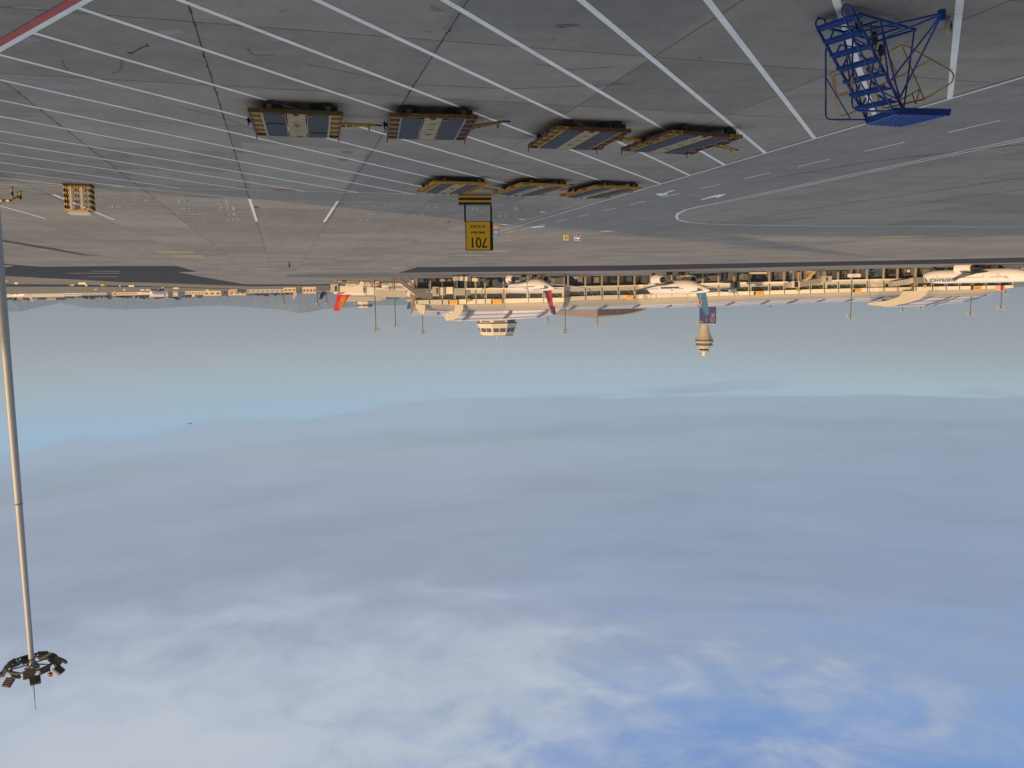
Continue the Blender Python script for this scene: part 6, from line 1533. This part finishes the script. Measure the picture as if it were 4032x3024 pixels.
# lone person on the open concrete
def person():
    c = at(1139, 1027, 0)
    me = bpy.data.meshes.new('person'); k = 1.5 / 1.75
    V = [(0, 0, .95), (0, 0, 1.15), (0, .01, 1.38), (0, 0, 1.50), (0, -.01, 1.58), (0, -.01, 1.70), (.10, 0, .88), (.11, -.02, .48), (.12, .02, .08), (.12, -.13, .03), (-.10, 0, .88), (-.11, .04, .48), (-.12, .08, .08), (-.12, -.07, .03),
         (.19, 0, 1.40), (.24, .02, 1.12), (.22, -.06, .88), (.22, -.09, .80), (-.19, 0, 1.40), (-.24, .02, 1.12), (-.22, -.06, .88), (-.22, -.09, .80)]
    E_ = [(0, 1), (1, 2), (2, 3), (3, 4), (4, 5), (0, 6), (6, 7), (7, 8), (8, 9), (0, 10), (10, 11), (11, 12), (12, 13), (2, 14), (14, 15), (15, 16), (16, 17), (2, 18), (18, 19), (19, 20), (20, 21)]
    rad = [.14, .14, .16, .06, .08, .085, .095, .065, .045, .04, .095, .065, .045, .04, .065, .045, .035, .03, .065, .045, .035, .03]
    me.from_pydata([tuple(Vector(v) * k) for v in V], E_, [])
    o = bpy.data.objects.new('person', me); COL.objects.link(o); o.location = c; o.rotation_euler = (0, 0, .5)
    md = o.modifiers.new('skin', 'SKIN')
    for i, sv in enumerate(me.skin_vertices[0].data): sv.radius = (rad[i] * k, rad[i] * k); sv.use_root = (i == 0)
    o.modifiers.new('sub', 'SUBSURF').levels = 1
    me.materials.append(mat('dark clothing', (.025, .022, .022), .8))
    tag(o, 'person in dark clothes standing alone on the open concrete', 'person')
person()

# hills
def hills():
    ridge = [(-1500, 1215), (-900, 1232), (-400, 1222), (-150, 1218), (27, 1227), (76, 1228), (117, 1216), (190, 1201), (230, 1193), (271, 1200), (339, 1213), (385, 1213), (483, 1220), (542, 1216), (600, 1216), (638, 1214), (726, 1208), (859, 1202), (976, 1211), (1080, 1217), (1150, 1227), (1166, 1234), (1190, 1232), (1236, 1225), (1281, 1216), (1349, 1214), (1416, 1207), (1507, 1201), (1600, 1202), (1750, 1192), (1950, 1180), (2200, 1170), (2600, 1160)]
    rr = random.Random(5)
    def Hz(x, Y): return max(0, ad(x, interp(ridge, x), Y).z)
    xs = frange(-1500, 2600, 16); rows = [(8200, .0), (8700, .35), (9200, .72), (9600, 1.0), (10200, .85), (11000, 0)]
    b = MB(); n = len(xs)
    for j, (Y, f) in enumerate(rows):
        for i, x in enumerate(xs):
            z = Hz(x, 9600) * f
            if 0 < f: z += (rr.uniform(-2, 2) if f == 1 else rr.uniform(-5, 5)) * (1 if z > 20 else 0)
            p = ad(x, 1160, Y); b.v.append((p.x, Y, max(z, -1 if f == 0 else 0)))
    for j in range(len(rows) - 1):
        for i in range(n - 1): b.f.append((j * n + i, j * n + i + 1, (j + 1) * n + i + 1, (j + 1) * n + i))
    struct(b.build('hills', mat('hill rock and scrub', (.18, .20, .21), .9, var=.3, scale=.002)))
hills()

# the tall hall behind the viewpoint whose shadow lies over the near apron
def own_terminal():
    front = [(-170, -5), (20, -5.5), (48, -9.8), (75, -20), (89, -34), (99, -53.7), (106, -65), (120, -69), (160, -62), (250, -90)]
    H = 28.6
    e = thing('shading_terminal', 'tall terminal hall behind the viewpoint that shades the near apron', 'terminal', (0, -20, 0))
    b = MB(); pts = [(x, y + 20, 0) for x, y in front] + [(250, -150, 0), (-170, -150, 0)]
    b.prism(pts, (0, 0, H)); b.build('hall', mat('own facade', (.34, .33, .31), .6, var=.1, scale=.2), e)
    b = MB()
    tip = Vector((71.3, -18.6 + 20, 48.1)); b.loft([[(tip.x - 4.2, tip.y - 4, H), (tip.x + 4.2, tip.y - 4, H), (tip.x + 4.2, tip.y + 1, H), (tip.x - 4.2, tip.y + 1, H)], [(tip.x - .4, tip.y - 1, tip.z), (tip.x + .4, tip.y - 1, tip.z), (tip.x + .4, tip.y, tip.z), (tip.x - .4, tip.y, tip.z)]]); b.build('roof_spire', WHP, e)
own_terminal()

# thin evening haze: one even box round camera, apron, terminal and hills
b = MB(); b.b2(-13000, 13000, -2500, 12500, -1.0, 620)
hz = b.build('haze', bpy.data.materials.new('evening haze')); hz['kind'] = 'stuff'
m = hz.data.materials[0]; m.use_nodes = True; nt = m.node_tree
for n_ in list(nt.nodes):
    if n_.type != 'OUTPUT_MATERIAL': nt.nodes.remove(n_)
pv = nt.nodes.new('ShaderNodeVolumePrincipled'); pv.inputs['Color'].default_value = (.52, .73, 1.0, 1); pv.inputs['Density'].default_value = 8.0e-5; pv.inputs['Anisotropy'].default_value = 0.0
nt.links.new(pv.outputs[0], [n_ for n_ in nt.nodes if n_.type == 'OUTPUT_MATERIAL'][0].inputs['Volume'])
